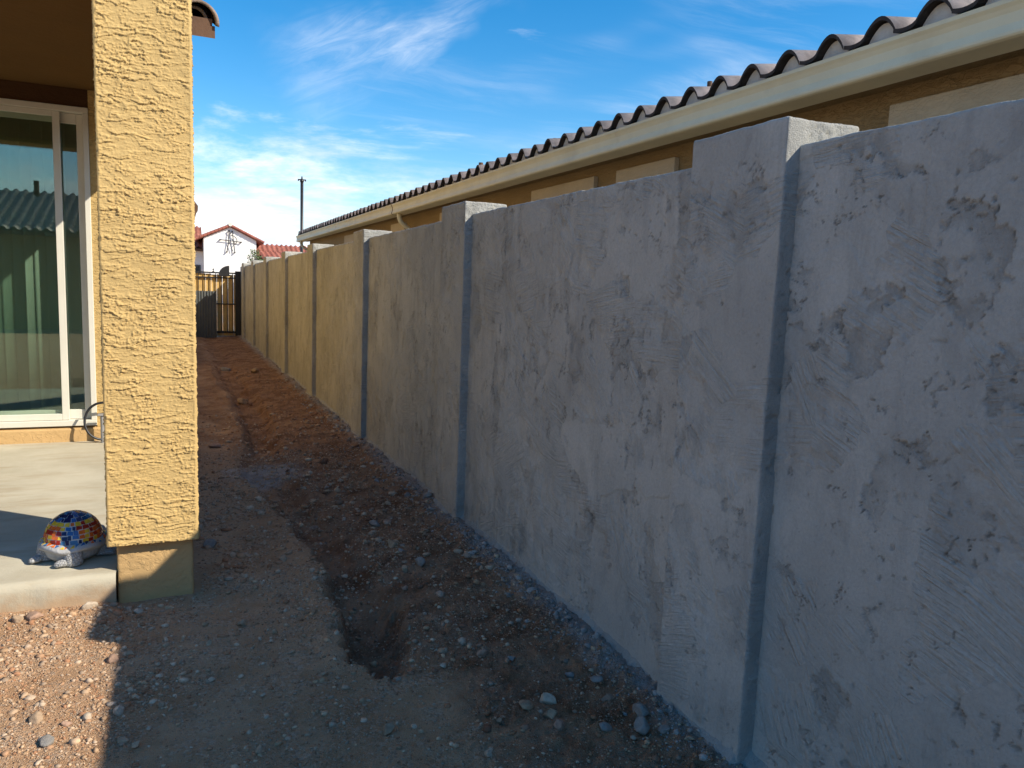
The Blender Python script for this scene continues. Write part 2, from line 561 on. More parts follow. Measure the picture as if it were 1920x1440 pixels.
TY = [2.2, 2.72, 2.85, 3.1, 3.35, 3.8, 4.3, 4.7, 5.3, 5.9, 6.3, 6.7, 7.4, 8.0, 9.5, 11, 13, 16, 19, 22]
TC = [.74, .74, .745, .765, .79, .80, .785, .74, .70, .62, .60, .66, .74, .76, .80, .80, .79, .80, .80, .80]
TH = [.14, .14, .145, .15, .15, .14, .13, .125, .15, .15, .18, .2, .17, .17, .18, .19, .22, .22, .2, .2]
TD = [.19, .19, .19, .20, .15, .095, .075, .07, .065, .055, .02, .03, .115, .12, .10, .085, .08, .06, .05, .02]


def ground(x, y, fine=True):
    x = np.asarray(x, float)
    y = np.asarray(y, float)
    near = sst(2.4, 1.9, np.abs(x + 0.2)) * sst(-1.5, 0.5, y) * sst(26, 23, y)
    wob = (0.06 + 0.10 * sst(6, 9, y)) * fbm(x * 3.1, y * 1.9, 3, 11) + 0.05 * fbm(x * 11, y * 11, 4, 12, 0.6)
    c = np.interp(y, TY, TC) + wob
    hw = np.interp(y, TY, TH)
    d = np.interp(y, TY, TD)
    s = (x - c) / np.maximum(hw, 0.02)
    s = np.sign(s) * np.sqrt(s * s + (np.maximum(0, 3.0 + wob * 1.5 - y) / 0.27) ** 2)
    left = 1 - sst(0.55 - 0.3 * sst(6, 9, y), 1.06 + 0.35 * sst(6, 9, y), -s)
    right = 1 - sst(0.25, 1.25, s)
    prof = np.where(s < 0, left, right)
    z = -d * prof
    disturbed = sst(-1.05, -0.8, s) * sst(2.55, 2.95, y + wob * 3)
    disturbed = np.maximum(disturbed, 0.75 * sst(-0.15, 0.25, fbm(x * 2.2, y * 1.3, 4, 15) + 0.25 * sst(6.3, 8.5, y)) * sst(6.0, 7.5, y))
    disturbed = np.maximum(disturbed, sst(0.80, 1.15, x + wob * 2 + 0.05 * (2.8 - y)) * sst(1.2, 2.0, y + wob))
    z = z + 0.018 * sst(1.2, 3.5, s) * disturbed + 0.035 * sst(1.38, 1.62, x)
    z = z + 0.022 * np.exp(-((s + 1.35) / 0.5) ** 2) * sst(2.5, 3.0, y) * np.minimum(d * 9, 1)
    z = z + 0.022 * fbm(x * 1.4, y * 1.4, 3, 3) + 0.030 * sst(3.40, 3.72, y + wob) * sst(-0.24, -0.32, x) * sst(4.2, 4.0, y)
    if fine:
        r = fbm(x * 14, y * 14, 4, 5, 0.6)
        lump = np.maximum(fbm(x * 26, y * 26, 3, 21, 0.6), 0)
        z = z + (0.006 + 0.016 * disturbed) * r + (0.006 + 0.022 * disturbed) * lump
        z = z + 0.0035 * fbm(x * 62, y * 62, 3, 8, 0.6)
    z = z * near + drop(y) * sst(-1.5, 3, y)
    cem = np.exp(-(((x - 0.62) / 0.42) ** 2 + ((y - 6.15) / 0.42) ** 2)) + 0.35 * fbm(x * 6, y * 6, 4, 31)
    cem = sst(0.40, 0.75, cem) * 0.85 * sst(1.6, 1.0, np.abs(x - 0.6)) * sst(1.6, 1.0, np.abs(y - 6.15))
    strip = sst(1.47, 1.60, x + 0.09 * fbm(x * 5, y * 5, 4, 41)) * sst(1.9, 1.7, x)
    cem = np.maximum(cem, strip * 0.85)
    return z, disturbed * near, cem


ys = [1.15]
while ys[-1] < 23:
    ys.append(ys[-1] * 1.0046 + 0.0002)
ys = np.array([-900, -300, -100, -40, -18, -9, -5, -3, -2, -1.4, -1, -.6, -.3, 0, .2, .4, .55, .7, .8, .9, 1.0, 1.08] + ys + [23.6, 24.5, 26, 29, 34, 45, 70, 130, 300, 900])
xs = np.concatenate([[-900, -300, -100, -40, -18, -9, -6, -4.5, -3.5, -2.8, -2.4, -2.1, -1.9, -1.75, -1.62, -1.5, -1.4], np.arange(-1.32, 1.70, 0.0098), [1.75, 1.9, 2.3, 3, 4, 6, 10, 18, 40, 100, 300, 900]])
X, Y = np.meshgrid(xs, ys)
Z, DIG, CEM = ground(X, Y)
me = np_mesh('ground', np.stack([X, Y, Z], -1).reshape(-1, 3), grid_faces(*X.shape), True, {'dig': DIG, 'cement': CEM})
tag(link('ground', me, 'dirt'), kind='structure')


def gz(x, y):
    return float(ground(np.array([x]), np.array([y]))[0][0])


# ------------------------------------------------------------------ displaced prisms (wall panels, pilasters, column)
def prism_disp(name, mat, parent, x0, x1, y0, y1, z0, z1, res, rz, hf, rad=0.006, top_rough=0.006, zfun=None, ysplit=None):
    """box whose four sides are height fields; res = spacing on (-Y, +X, +Y, -X) sides; hf(side,u,z)->(h,torn)"""
    P = []
    sides = [((x0, y0), (x1, y0), (0, -1)), ((x1, y0), (x1, y1), (1, 0)), ((x1, y1), (x0, y1), (0, 1)), ((x0, y1), (x0, y0), (-1, 0))]
    sid, px, py, nx, ny, edge = [], [], [], [], [], []
    for k, (a, b, nrm) in enumerate(sides):
        L = math.hypot(b[0] - a[0], b[1] - a[1])
        n = max(2, int(round(L / res[k])))
        fs_ = [i / n for i in range(n)]
        if k == 3 and ysplit is not None:
            fc = (y1 - ysplit) / (y1 - y0)
            n1_, n2_ = int(fc * L / res[3]), max(2, int((1 - fc) * L / (res[3] * 6)))
            fs_ = [fc * i / n1_ for i in range(n1_)] + [fc + (1 - fc) * i / n2_ for i in range(n2_)]
        for i, f in enumerate(fs_):
            sid.append(k)
            px.append(a[0] + (b[0] - a[0]) * f)
            py.append(a[1] + (b[1] - a[1]) * f)
            if i == 0:
                pn = sides[k - 1][2]
                nx.append((nrm[0] + pn[0]) * 0.7)
                ny.append((nrm[1] + pn[1]) * 0.7)
            else:
                nx.append(nrm[0])
                ny.append(nrm[1])
            edge.append(min(f, 1 - f) * L)
    sid, px, py, nx, ny, edge = map(np.array, (sid, px, py, nx, ny, edge))
    nz = max(2, int(round((z1 - z0) / rz)))
    zr = np.linspace(z0, z1, nz + 1)
    nu = len(px)
    U = np.where((sid == 0) | (sid == 2), px, py)
    SS = np.broadcast_to(sid, (nz + 1, nu))
    UU = np.broadcast_to(U, (nz + 1, nu))
    ZZ = np.broadcast_to(zr[:, None], (nz + 1, nu))
    EE = np.broadcast_to(edge, (nz + 1, nu))
    H, T = hf(SS, UU, ZZ, EE)
    corner = rad * np.exp(-(EE / rad) ** 2)
    topr = rad * np.exp(-((z1 - ZZ) / rad) ** 2)
    H = H - corner - topr
    XX = px + nx * H
    YY = py + ny * H
    ztop = fbm(XX * 9, YY * 9, 4, 77) * top_rough
    ZZ = ZZ + ztop * sst(z1 - 0.06, z1, ZZ)
    V = [np.stack([XX, YY, ZZ], -1).reshape(-1, 3)]
    F = [grid_faces(nz + 1, nu, wrap=True)]
    A = [T.reshape(-1)]
    base = (nz + 1) * nu
    last = np.arange(nz * nu, base)
    # top: inset rings then fan
    cx, cy = (x0 + x1) / 2, (y0 + y1) / 2
    hx, hy = (x1 - x0) / 2, (y1 - y0) / 2
    m_ = min(hx, hy)
    for ins in (0.10, 0.30, 0.55, 0.8, 0.97):
        sx = (hx - m_ * ins) / hx
        sy = (hy - m_ * ins) / hy
        rx = cx + (XX[-1] - cx) * sx
        ry = cy + (YY[-1] - cy) * sy
        rzv = z1 + rad * 0.3 + fbm(rx * 9, ry * 9, 4, 77) * top_rough + fbm(rx * 45, ry * 45, 3, 78) * top_rough * 0.5
        V.append(np.stack([rx, ry, rzv], -1))
        A.append(np.full(nu, 0.3))
        cur = np.arange(base, base + nu)
        F.append(np.stack([last, np.roll(last, -1), np.roll(cur, -1), cur], -1))
        last = cur
        base += nu
    V.append(np.array([[cx, cy, z1 + rad * 0.3]]))
    A.append(np.array([0.3]))
    F.append(np.stack([last, np.roll(last, -1), np.full(nu, base), np.full(nu, base)], -1)[:, [0, 1, 2, 2]])
    base += 1
    # bottom fan
    V.append(np.array([[cx, cy, z0]]))
    A.append(np.array([0.0]))
    r0 = np.arange(nu)
    tri = np.concatenate([F.pop()[:, :3], np.stack([np.roll(r0, -1), r0, np.full(nu, base)], -1)])
    V = np.concatenate(V)
    if zfun is not None:
        V[:, 2] += zfun(V[:, 1])
    A = np.concatenate(A)
    Q = np.concatenate(F)
    Q3 = np.concatenate([Q[:, [0, 1, 2]], Q[:, [0, 2, 3]], tri])
    me = np_mesh(name, V, Q3, True, {'torn': A})
    return link(name, me, mat, parent)


def wall_h(u, z, ang, stretch, seed, lo=False):
    """cement coat: lobes of trowelled skin with ragged torn hollows"""
    ca, sa = math.cos(ang), math.sin(ang)
    a = u * ca + z * sa
    b = -u * sa + z * ca
    und = 0.0045 * fbm(u * 1.7, z * 1.7, 3, seed + 1)
    wx = 0.060 * fbm(u * 8, z * 8, 5, seed + 2, 0.68)
    wy = 0.060 * fbm(u * 8 + 9, z * 8, 5, seed + 3, 0.68)
    n2 = fbm(u * 1.9, z * 1.9, 3, seed + 5)
    rough = fbm(u * 75, z * 75, 3, seed + 7, 0.65)
    h = und
    tot = 0
    for (sc, t0, dep, so_) in ((3.3, 0.17, 0.0070, 0), (8.5, 0.27, 0.0050, 40)):
        n1 = fbm((a + wx) * sc, (b + wy) * sc / stretch, 5, seed + 4 + so_, 0.6)
        th = t0 - 0.17 * n2
        T = sst(th, th + 0.010, n1)
        fade = sst(-0.10, 0.14, fbm(u * 6.0, z * 6.0, 3, seed + 6 + so_) + 0.05)
        core = sst(th + 0.30, th + 0.02, n1)          # deepest at the broken rim, rising inward
        torn = T * fade * (0.35 + 0.65 * core)
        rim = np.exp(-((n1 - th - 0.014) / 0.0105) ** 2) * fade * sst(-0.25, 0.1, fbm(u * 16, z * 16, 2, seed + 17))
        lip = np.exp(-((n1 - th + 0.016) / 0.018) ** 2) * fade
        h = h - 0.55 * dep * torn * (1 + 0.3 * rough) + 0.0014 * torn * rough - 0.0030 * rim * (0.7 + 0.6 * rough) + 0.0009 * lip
        tot = np.maximum(tot, np.maximum(torn * 0.36, rim * 0.95))  # thin rim of each hollow darkened: crevice shade put into the colour
    # fine meandering cracks
    cr = np.abs(fbm((a + wx * 1.6) * 3.1, (b + wy * 1.6) * 3.1 / stretch, 5, seed + 8, 0.6))
    crm = sst(0.02, 0.16, fbm(u * 2.6, z * 2.6, 2, seed + 9))
    crk = (1 - sst(0.0, 0.014, cr)) * crm * sst(-0.1, 0.1, fbm(u * 9, z * 9, 2, seed + 19))
    h = h - 0.0055 * crk
    # small pits
    pit = sst(0.54, 0.64, gn(u * 42, z * 42, seed + 10)) * sst(-0.05, 0.25, fbm(u * 3, z * 3, 2, seed + 13))
    h = h - 0.005 * pit
    # trowel laps
    vl = voro(u * 3.1 + 0.35 * fbm(u * 2, z * 2, 3, seed + 11), z * 2.3 + 0.35 * fbm(u * 2, z * 2, 3, seed + 12), seed)
    h = h + 0.0035 * (vl - 0.5) + 0.0012 * fbm(u * 34, z * 34, 3, seed + 14)
    return h, np.clip(tot * (0.85 + 0.4 * rough) + 0.75 * crk + 0.4 * pit, 0, 1)  # cracks and pits get the same painted crevice shade


wall = empty('boundary_wall', (WP, 2, 0))
tag(wall, 'long grey cement-coated boundary wall with raised pilasters running to the gate', 'wall')
PIL = [-3.60, -0.95, 1.72, 4.36, 7.07, 9.95, 12.65, 15.5, 18.2, 20.95]
PWD = 0.44
RES = {0: 0.05, 1: 0.0045, 2: 0.0053, 3: 0.0084, 4: 0.0115, 5: 0.0125, 6: 0.016, 7: 0.022, 8: 0.03}
for i in range(len(PIL)):
    y0 = PIL[i]
    r = 0.03 if i < 2 else [0.0055, 0.007, 0.009, 0.012, 0.016, 0.02, 0.03, 0.03][i - 2]
    ang, stc = (0.5, 1.3) if i == 2 else (0.08, 2.3)

    def hp(S, U, Zz, E, i=i, ang=ang, stc=stc):
        h, tn = wall_h(U + S * 5.3, Zz, ang, stc, 100 + i)
        h = h * sst(0.0, 0.02, E) * 0.9
        h = h + 0.004 * fbm(Zz * 9 + S, U * 0 + i, 4, 60 + i) * np.exp(-(E / 0.02) ** 2) * 1.6
        return h, np.where(S == 0, 0.36 + 0.3 * tn, 0.85 * tn)
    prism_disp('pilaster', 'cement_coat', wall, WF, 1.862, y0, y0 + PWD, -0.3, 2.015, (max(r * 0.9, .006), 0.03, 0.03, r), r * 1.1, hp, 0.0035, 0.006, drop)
for i in range(-1, len(PIL)):
    if i == -1:
        continue
    y0 = PIL[i] + PWD - 0.03
    y1 = (PIL[i + 1] + 0.03) if i + 1 < len(PIL) else 22.6
    r = RES.get(i, 0.03)
    ang, stc = (0.62, 1.25) if i == 1 else ((0.12, 2.1) if i == 2 else (0.04, 2.8))

    def hpn(S, U, Zz, E, i=i, ang=ang, stc=stc):
        h, tn = wall_h(U, Zz, ang, stc, 200 + i * 3)
        # plaster swept thick against the pilaster at the far end
        end = (PIL[i + 1] if i + 1 < len(PIL) else 30)
        h = h + np.where(S == 3, 0.010 * sst(0.22, 0.0, np.abs(U - PIL[i] - PWD)), 0)
        return np.where(S == 3, h, h * 0.4), tn
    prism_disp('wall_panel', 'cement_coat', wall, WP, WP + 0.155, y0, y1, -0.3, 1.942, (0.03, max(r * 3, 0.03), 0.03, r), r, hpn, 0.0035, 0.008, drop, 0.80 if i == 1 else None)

# rough cement footing lip along the wall base
yy = np.arange(1.2, 22.4, 0.012)
prof_n = 9
V = []
for k in range(prof_n):
    f = k / (prof_n - 1)
    wid = 0.075 + 0.05 * fbm(yy * 2.1, yy * 0 + 3, 4, 51) + 0.02 * fbm(yy * 13, yy * 0 + 1, 3, 52)
    xx = WP + 0.02 - f * wid
    xx = np.where(((yy[:, None] > np.array(PIL)) & (yy[:, None] < np.array(PIL) + PWD)).any(1), xx - 0.05, xx)
    hh = (0.055 + 0.025 * fbm(yy * 1.6, yy * 0 + 7, 3, 53)) * (1 - f ** 1.6) - 0.045 * f
    g = ground(xx, yy, False)[0]
    hh = hh + 0.010 * fbm(xx * 30, yy * 30, 3, 54)
    V.append(np.stack([xx, yy, g * 0.7 + drop(yy) * 0.3 + hh], -1))
V = np.stack(V, 0)
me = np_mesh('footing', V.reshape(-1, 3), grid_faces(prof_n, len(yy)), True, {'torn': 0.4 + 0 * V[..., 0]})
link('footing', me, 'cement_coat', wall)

# ------------------------------------------------------------------ the house on the left
house = empty('stucco_house', (0, 5, 0))
tag(house, 'tan stucco house with covered patio, thick corner column and sliding glass door', 'house')


def col_h(S, U, Zz, E):
    """skip-trowel stucco: thin ragged ledges, each thickest at its lower edge, over sandy knock-down grain"""
    u = U + S * 3.7
    wx = 0.010 * fbm(u * 40, Zz * 40, 3, 301, 0.65)
    grainy = sst(-0.12, 0.14, fbm(u * 6, Zz * 3.6, 3, 303))
    h = 0
    low = 0
    for (fz_, fu, amp, so_) in ((25, 3.8, 0.0051, 0), (58, 9.0, 0.0031, 20)):
        ph = Zz * fz_ + 1.9 * fbm(u * fu, Zz * fz_ * 0.45, 4, 310 + so_, 0.6) + 0.22 * fbm(u * 60, Zz * 60, 3, 311 + so_, 0.6)
        idx = np.floor(ph)
        fr = ph - idx
        on = sst(0.0, 0.10, fbm((u + wx) * fu * 1.9 + idx * 7.31, idx * 3.7 + fr * 0.8, 3, 312 + so_, 0.6) + 0.05)
        led = on * (1 - fr) ** 1.6 * sst(0.0, 0.05, fr + 0.02)
        h = h + amp * led
        low = np.maximum(low, on * sst(0.86, 0.98, fr))  # strip just under each ledge toned darker, ledge shade put into the colour
    q = fbm((u + wx) * 70, (Zz + wx) * 88, 4, 307, 0.6)
    g = sst(0.03, 0.11, q)
    flat = sst(0.04, 0.20, fbm(u * 12, Zz * 16, 3, 306))
    h = h + 0.0031 * g * (1 - flat) * (0.35 + 0.65 * grainy)
    h = h + 0.0006 * fbm(u * 130, Zz * 130, 2, 308)
    k = sst(0.004, 0.013, E)
    h = h * k + (1 - k) * 0.003 + 0.002 * np.exp(-(E / 0.010) ** 2)
    h = h + 0.004 * sst(0.32, 0.28, Zz)
    return h, np.clip(low + 0.3 * (1 - g) * grainy, 0, 1) * k


column = prism_disp('column', 'stucco_column', house, -0.300, 0.076, 3.725, 4.085, 0.282, 2.90, (0.0029, 0.016, 0.03, 0.016), 0.0027, col_h, 0.006, 0.003)


def foot_h(S, U, Zz, E):
    u = U + S * 2.9
    h = 0.003 * fbm(u * 9, Zz * 9, 4, 320) + 0.0016 * fbm(u * 40, Zz * 90, 3, 321)
    return h, 0 * h


foot = prism_disp('column_foot', 'stucco_foot', column, -0.268, 0.056, 3.765, 4.05, -0.12, 0.284, (0.008, 0.02, 0.02, 0.02), 0.01, foot_h, 0.005, 0.001)

DY = 6.92                      # outside face of the wall with the door
DX1, DX0 = -0.605, -3.05       # door opening
DZ0, DZ1 = 0.275, 2.765
b = MB()
b.box(DX1, 0.02, DY, DY + 0.2, -0.1, 2.9)
b.build('front_wall', 'stucco_wall', house)
MB().box(-5.2, DX0, DY, DY + 0.2, -0.1, 2.9).build('front_wall', 'stucco_wall', house)
MB().box(DX0, DX1, DY, DY + 0.2, DZ1, 2.9).build('door_header', 'header_shade', house)  # wall above the door; its deep shade is put into the dark colour
b = MB()
b.prism([(DY - 0.035, 0.10), (DY - 0.035, 0.245), (DY - 0.03, 0.255), (DY + 0.12, 0.273), (DY + 0.12, 0.10)], 'x', -5.2, 0.018)
b.build('door_sill_ledge', 'stucco_foot', house, 0.004)
# gable side wall towards the passage
RS = 0.325
rz0 = 3.02


def roofz(y):
    return rz0 + (y - 4.1) * RS if y < 11 else rz0 + (11 - 4.1) * RS - (y - 11) * RS * 1.05


b = MB()
b.prism([(DY + 0.2, -0.2), (DY + 0.2, roofz(DY + 0.2)), (11, roofz(11)), (14.8, roofz(14.8)), (14.8, -0.2)], 'x', -0.18, 0.02)
b.build('side_wall', 'stucco_wall', house)
b = MB()
b.prism([(4.09, 2.9), (DY + 0.2, 2.9), (DY + 0.2, roofz(DY + 0.2)), (4.09, roofz(4.09))], 'x', -0.18, 0.02)
b.build('gable_infill', 'stucco_wall', house)
b = MB()
b.box(-5, 0.20, 14.8, 22.3, -0.2, 2.85)
b.build('rear_wing', 'stucco_wall', house)
b = MB()
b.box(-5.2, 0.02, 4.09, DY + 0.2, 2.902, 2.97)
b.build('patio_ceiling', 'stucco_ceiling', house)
b = MB()
b.box(-0.298, 0.02, 4.088, DY - 0.001, 2.73, 2.90)
b.build('side_beam', 'stucco_wall', house, 0.008)
b = MB()
b.box(-5.2, -0.302, 3.78, 4.08, 2.86, 3.0)
b.build('front_beam', 'stucco_wall', house, 0.008)
b = MB()
b.box(-5.2, -4.85, 3.74, 4.08, 0.05, 2.734)
b.build('column', 'stucco_wall', house, 0.006)
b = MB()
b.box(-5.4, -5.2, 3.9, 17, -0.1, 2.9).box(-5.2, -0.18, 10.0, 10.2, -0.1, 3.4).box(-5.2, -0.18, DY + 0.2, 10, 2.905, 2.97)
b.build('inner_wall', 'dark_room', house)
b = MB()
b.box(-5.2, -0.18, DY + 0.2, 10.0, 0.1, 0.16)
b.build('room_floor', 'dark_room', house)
# roof of the house: two tiled slopes


def tile_prof(s):
    """height of an S tile across one pitch, s in 0..1"""
    s = np.mod(s, 1.0)
    arch = 0.082 * np.sin(np.pi * np.clip(s / 0.62, 0, 1)) ** 0.8
    pan = -0.010 * np.sin(np.pi * np.clip((s - 0.62) / 0.38, 0, 1))
    return np.where(s < 0.62, arch, pan)


def tile_sheet(name, mat, parent, along0, along1, up0, up1, zf, axis, pitch=0.30, course=0.37, sub=8):
    """tiled slope as one stepped corrugated sheet; zf(up) height of the slope"""
    na = max(4, int((along1 - along0) / pitch * sub))
    al = np.linspace(along0, along1, na)
    rows = []
    sgn = 1 if up1 > up0 else -1
    n = int(abs(up1 - up0) / course)
    for k in range(n + 1):
        u0 = up0 + sgn * course * k
        u1 = up0 + sgn * min(course * (k + 1), abs(up1 - up0))
        rows.append((u0, 0.030))
        rows.append((u1, 0.004))
    V = []
    for u, lift in rows:
        hgt = zf(u) + lift + tile_prof(al / pitch)
        V.append(np.stack([al, np.full(na, u), hgt], -1) if axis == 'x' else np.stack([np.full(na, u), al, hgt], -1))
    V = np.stack(V, 0)
    me = np_mesh(name, V.reshape(-1, 3), grid_faces(V.shape[0], na), False)
    o = link(name, me, mat, parent)
    o['kind'] = 'stuff'
    return o


b = MB()
b.prism([(4.02, roofz(4.1)), (11, roofz(11)), (17.3, roofz(17.3)), (17.3, roofz(17.3) - 0.05), (11, roofz(11) - 0.06), (4.02, roofz(4.1) - 0.05)], 'x', -5.6, 0.06)
roof = b.build('roof', 'fascia_brown', house)
tile_sheet('tile_slope', 'roof_tile_brown', roof, -5.6, 0.03, 4.02, 11, lambda u: roofz(u) + 0.01, 'x')
tile_sheet('tile_slope', 'roof_tile_brown', roof, -5.6, 0.03, 17.3, 11, lambda u: roofz(u) + 0.01, 'x')
# rake board and barrel rake tiles on the gable edge
b = MB()
L = 6.9
b.prism([(4.12, 2.650), (4.12, 2.735), (11, 2.735 + 6.88 * RS), (11, 2.65 + 6.88 * RS)], 'x', 0.070, 0.178)
b.build('rake_board', 'fascia_brown', house)
b = MB()
b.prism([(4.115, 2.646), (4.115, 2.70), (4.16, 2.716), (4.16, 2.66)], 'x', 0.055, 0.190)
b.build('rake_board_end', 'fascia_brown', house)


def barrel(R, length, rise, th=0.016, n=18, a0=-0.15, a1=math.pi + 0.15, taper=0.9):
    bb = MB()
    vs = []
    for (yy_, zz_, k) in ((0, 0, 1), (length, rise, taper)):
        for rr in (R * k, R * k - th):
            for i in range(n + 1):
                a = a0 + (a1 - a0) * i / n
                vs.append((math.cos(a) * rr, yy_, zz_ + math.sin(a) * rr))
    m1 = n + 1
    fs = []
    for i in range(n):
        fs.append((i, i + 1, 2 * m1 + i + 1, 2 * m1 + i))
        fs.append((m1 + i + 1, m1 + i, 3 * m1 + i, 3 * m1 + i + 1))
        fs.append((i, m1 + i, m1 + i + 1, i + 1))
        fs.append((2 * m1 + i, 2 * m1 + i + 1, 3 * m1 + i + 1, 3 * m1 + i))
    fs += [(0, 2 * m1, 3 * m1, m1), (n, m1 + n, 3 * m1 + n, 2 * m1 + n)]
    bb.add(vs, fs)
    return bb.mesh('rake_tile', True)


bm_ = barrel(0.098, 0.45, 0.45 * RS + 0.012)
for k in range(17):
    y_ = 4.10 + 0.40 * k
    o = link('rake_tile', bm_, 'rake_tile', house)
    o.location = (0.112, y_, 2.713 + (y_ - 4.1) * RS + rnd.uniform(-.003, .003))
# mortar pug inside the first rake tile, with a second tile nested below
bm2 = barrel(0.062, 0.30, 0.30 * RS, 0.014)
o = link('rake_tile', bm2, 'rake_tile', house)
o.location = (0.098, 4.14, 2.728)
b = MB()
b.prism([(0.10, 2.47), (0.315, 2.47), (0.40, 2.80), (0.425, 2.84), (0.43, 2.93), (0.36, 3.02), (0.10, 3.02)], 'y', 16.9, 17.25)
b.build('rear_eave_return', 'fascia_brown', house, 0.01)

# sliding door
door = MB()
door.box(DX0, DX1, DY - 0.012, DY + 0.10, DZ1 - 0.045, DZ1).box(DX0, DX1, DY - 0.022, DY + 0.10, DZ0, DZ0 + 0.045)
door.box(DX0, DX0 + 0.04, DY - 0.012, DY + 0.10, DZ0 + 0.045, DZ1 - 0.045).box(DX1 - 0.04, DX1, DY - 0.012, DY + 0.10, DZ0 + 0.045, DZ1 - 0.045)
dr = door.build('sliding_door', 'frame_white', house, 0.004)


def leaf(x0, x1, y0, st=0.052, bot=0.085, top=0.055, name='door_panel'):
    z0, z1 = DZ0 + 0.047, DZ1 - 0.047
    bb = MB()
    bb.box(x0, x0 + st, y0, y0 + 0.035, z0, z1).box(x1 - st, x1, y0, y0 + 0.035, z0, z1)
    bb.box(x0 + st, x1 - st, y0, y0 + 0.035, z0, z0 + bot).box(x0 + st, x1 - st, y0, y0 + 0.035, z1 - top, z1)
    bb.build(name, 'frame_white', dr, 0.003)
    g = MB().box(x0 + st - 0.005, x1 - st + 0.005, y0 + 0.014, y0 + 0.020, z0 + bot - 0.005, z1 - top + 0.005)
    g.build('glass_pane', 'door_glass', dr)


leaf(-2.05, -0.800, DY + 0.004, 0.050, 0.05, 0.04)
leaf(-1.80, -0.649, DY + 0.052, 0.045, 0.075, 0.075)
leaf(-3.005, -1.95, DY + 0.052, 0.050, 0.075, 0.075)

# black cable loop and its conduit by the door
b = MB()
b.tube([(-0.556, 6.80, 0.148), (-0.556, 6.80, 0.372)], 0.017, 10)
b.box(-0.590, -0.520, 6.775, 6.825, 0.372, 0.384)
cd = b.build('conduit', 'grey_conduit', None, smooth=False)
tag(cd, 'short grey conduit stub standing on the patio beside the door', 'conduit')
loop = []
for k in range(25):
    a = math.radians(108 + 150 * k / 24)
    loop.append((-0.545 + 0.150 * math.cos(a) * 0.92, 6.80 - 0.02 * math.sin(a * 2), 0.325 + 0.150 * math.sin(a)))
loop = [(-0.42, 6.82, 0.485), (-0.50, 6.81, 0.482)] + loop + [(-0.53, 6.80, 0.166), (-0.45, 6.81, 0.160)]
b = MB()
b.tube(loop, 0.0095, 8)
tag(b.build('cable', 'black_rubber', None, smooth=True), 'black cable bent in a loop behind the column near the door', 'cable')

# vertical blinds behind the glass
bl = empty('vertical_blinds', (-1.8, 7.2, 0.3))
tag(bl, 'pale green-grey vertical blinds hanging behind the sliding glass door', 'blinds')
x = -3.0
k = 0
while x < -0.62:
    b = MB()
    ang = math.radians(rnd.uniform(1, 9))
    n = 6
    top, bot = 2.70, 0.33
    vs = []
    for z_ in (bot, top):
        for i in range(n + 1):
            f = i / n - 0.5
            bow = 0.005 * (1 - 4 * f * f)
            dx, dy = f * 0.092, bow
            vs.append((x + dx * math.cos(ang) - dy * math.sin(ang), 7.23 + dx * math.sin(ang) + dy * math.cos(ang), z_))
    fs = [(i, i + 1, n + 2 + i, n + 1 + i) for i in range(n)]
    b.add(vs, fs)
    o = b.build('blind_slat', 'blind_vinyl', bl, smooth=True)
    sm = o.modifiers.new('solid', 'SOLIDIFY')
    sm.thickness = 0.0015
    x += 0.077
b = MB()
b.box(-3.03, -0.62, 7.19, 7.27, 2.70, 2.755)
b.build('head_rail', 'blind_vinyl', bl, 0.004)

# patio slab
b = MB()
nx_, ny_ = 150, 90
ex = np.linspace(-5.2, -0.271, nx_)
V = []
rows = [(3.735, -0.15), (3.733, 0.03), (3.731, 0.08), (3.730, 0.11), (3.735, 0.135), (3.748, 0.147), (3.765, 0.15)] + [(3.765 + (DY - 3.765) * i / ny_, 0.15) for i in range(1, ny_ + 1)]
for j, (yv, zv) in enumerate(rows):
    n1 = fbm(ex * 14, np.full(nx_, yv * 14 + j * 0.4), 4, 401)
    edge = 1.0 if j < 7 else 0.0
    V.append(np.stack([ex, yv + 0.013 * n1 * edge, zv + 0.011 * n1 * edge * (0.5 if j < 6 else 0.3) + 0.0015 * fbm(ex * 2, np.full(nx_, yv * 2), 2, 402)], -1))
V = np.stack(V, 0)
sl = link('patio_slab', np_mesh('patio_slab', V.reshape(-1, 3), grid_faces(V.shape[0], nx_)), 'patio_concrete')
tag(sl, kind='structure')
b = MB()
b.box(-0.266, 0.03, 4.06, DY - 0.002, -0.15, 0.147)
tag(b.build('patio_slab_edge', 'patio_concrete', None, 0.006), kind='structure')

# ------------------------------------------------------------------ mosaic turtle
TX, TYY, TZ = -0.466, 4.030, 0.151
tur = empty('mosaic_turtle', (TX, TYY, TZ))
tag(tur, 'grey cement garden turtle with bright mosaic dome shell on the patio corner', 'garden ornament')
RX, RY, RZ = 0.122, 0.135, 0.122
zb = 0.098     # shell base above slab


def dome(a, e, k=1.0):
    return (TX + RX * k * math.cos(e) * math.cos(a), TYY + RY * k * math.cos(e) * math.sin(a), TZ + zb + RZ * k * math.sin(e))


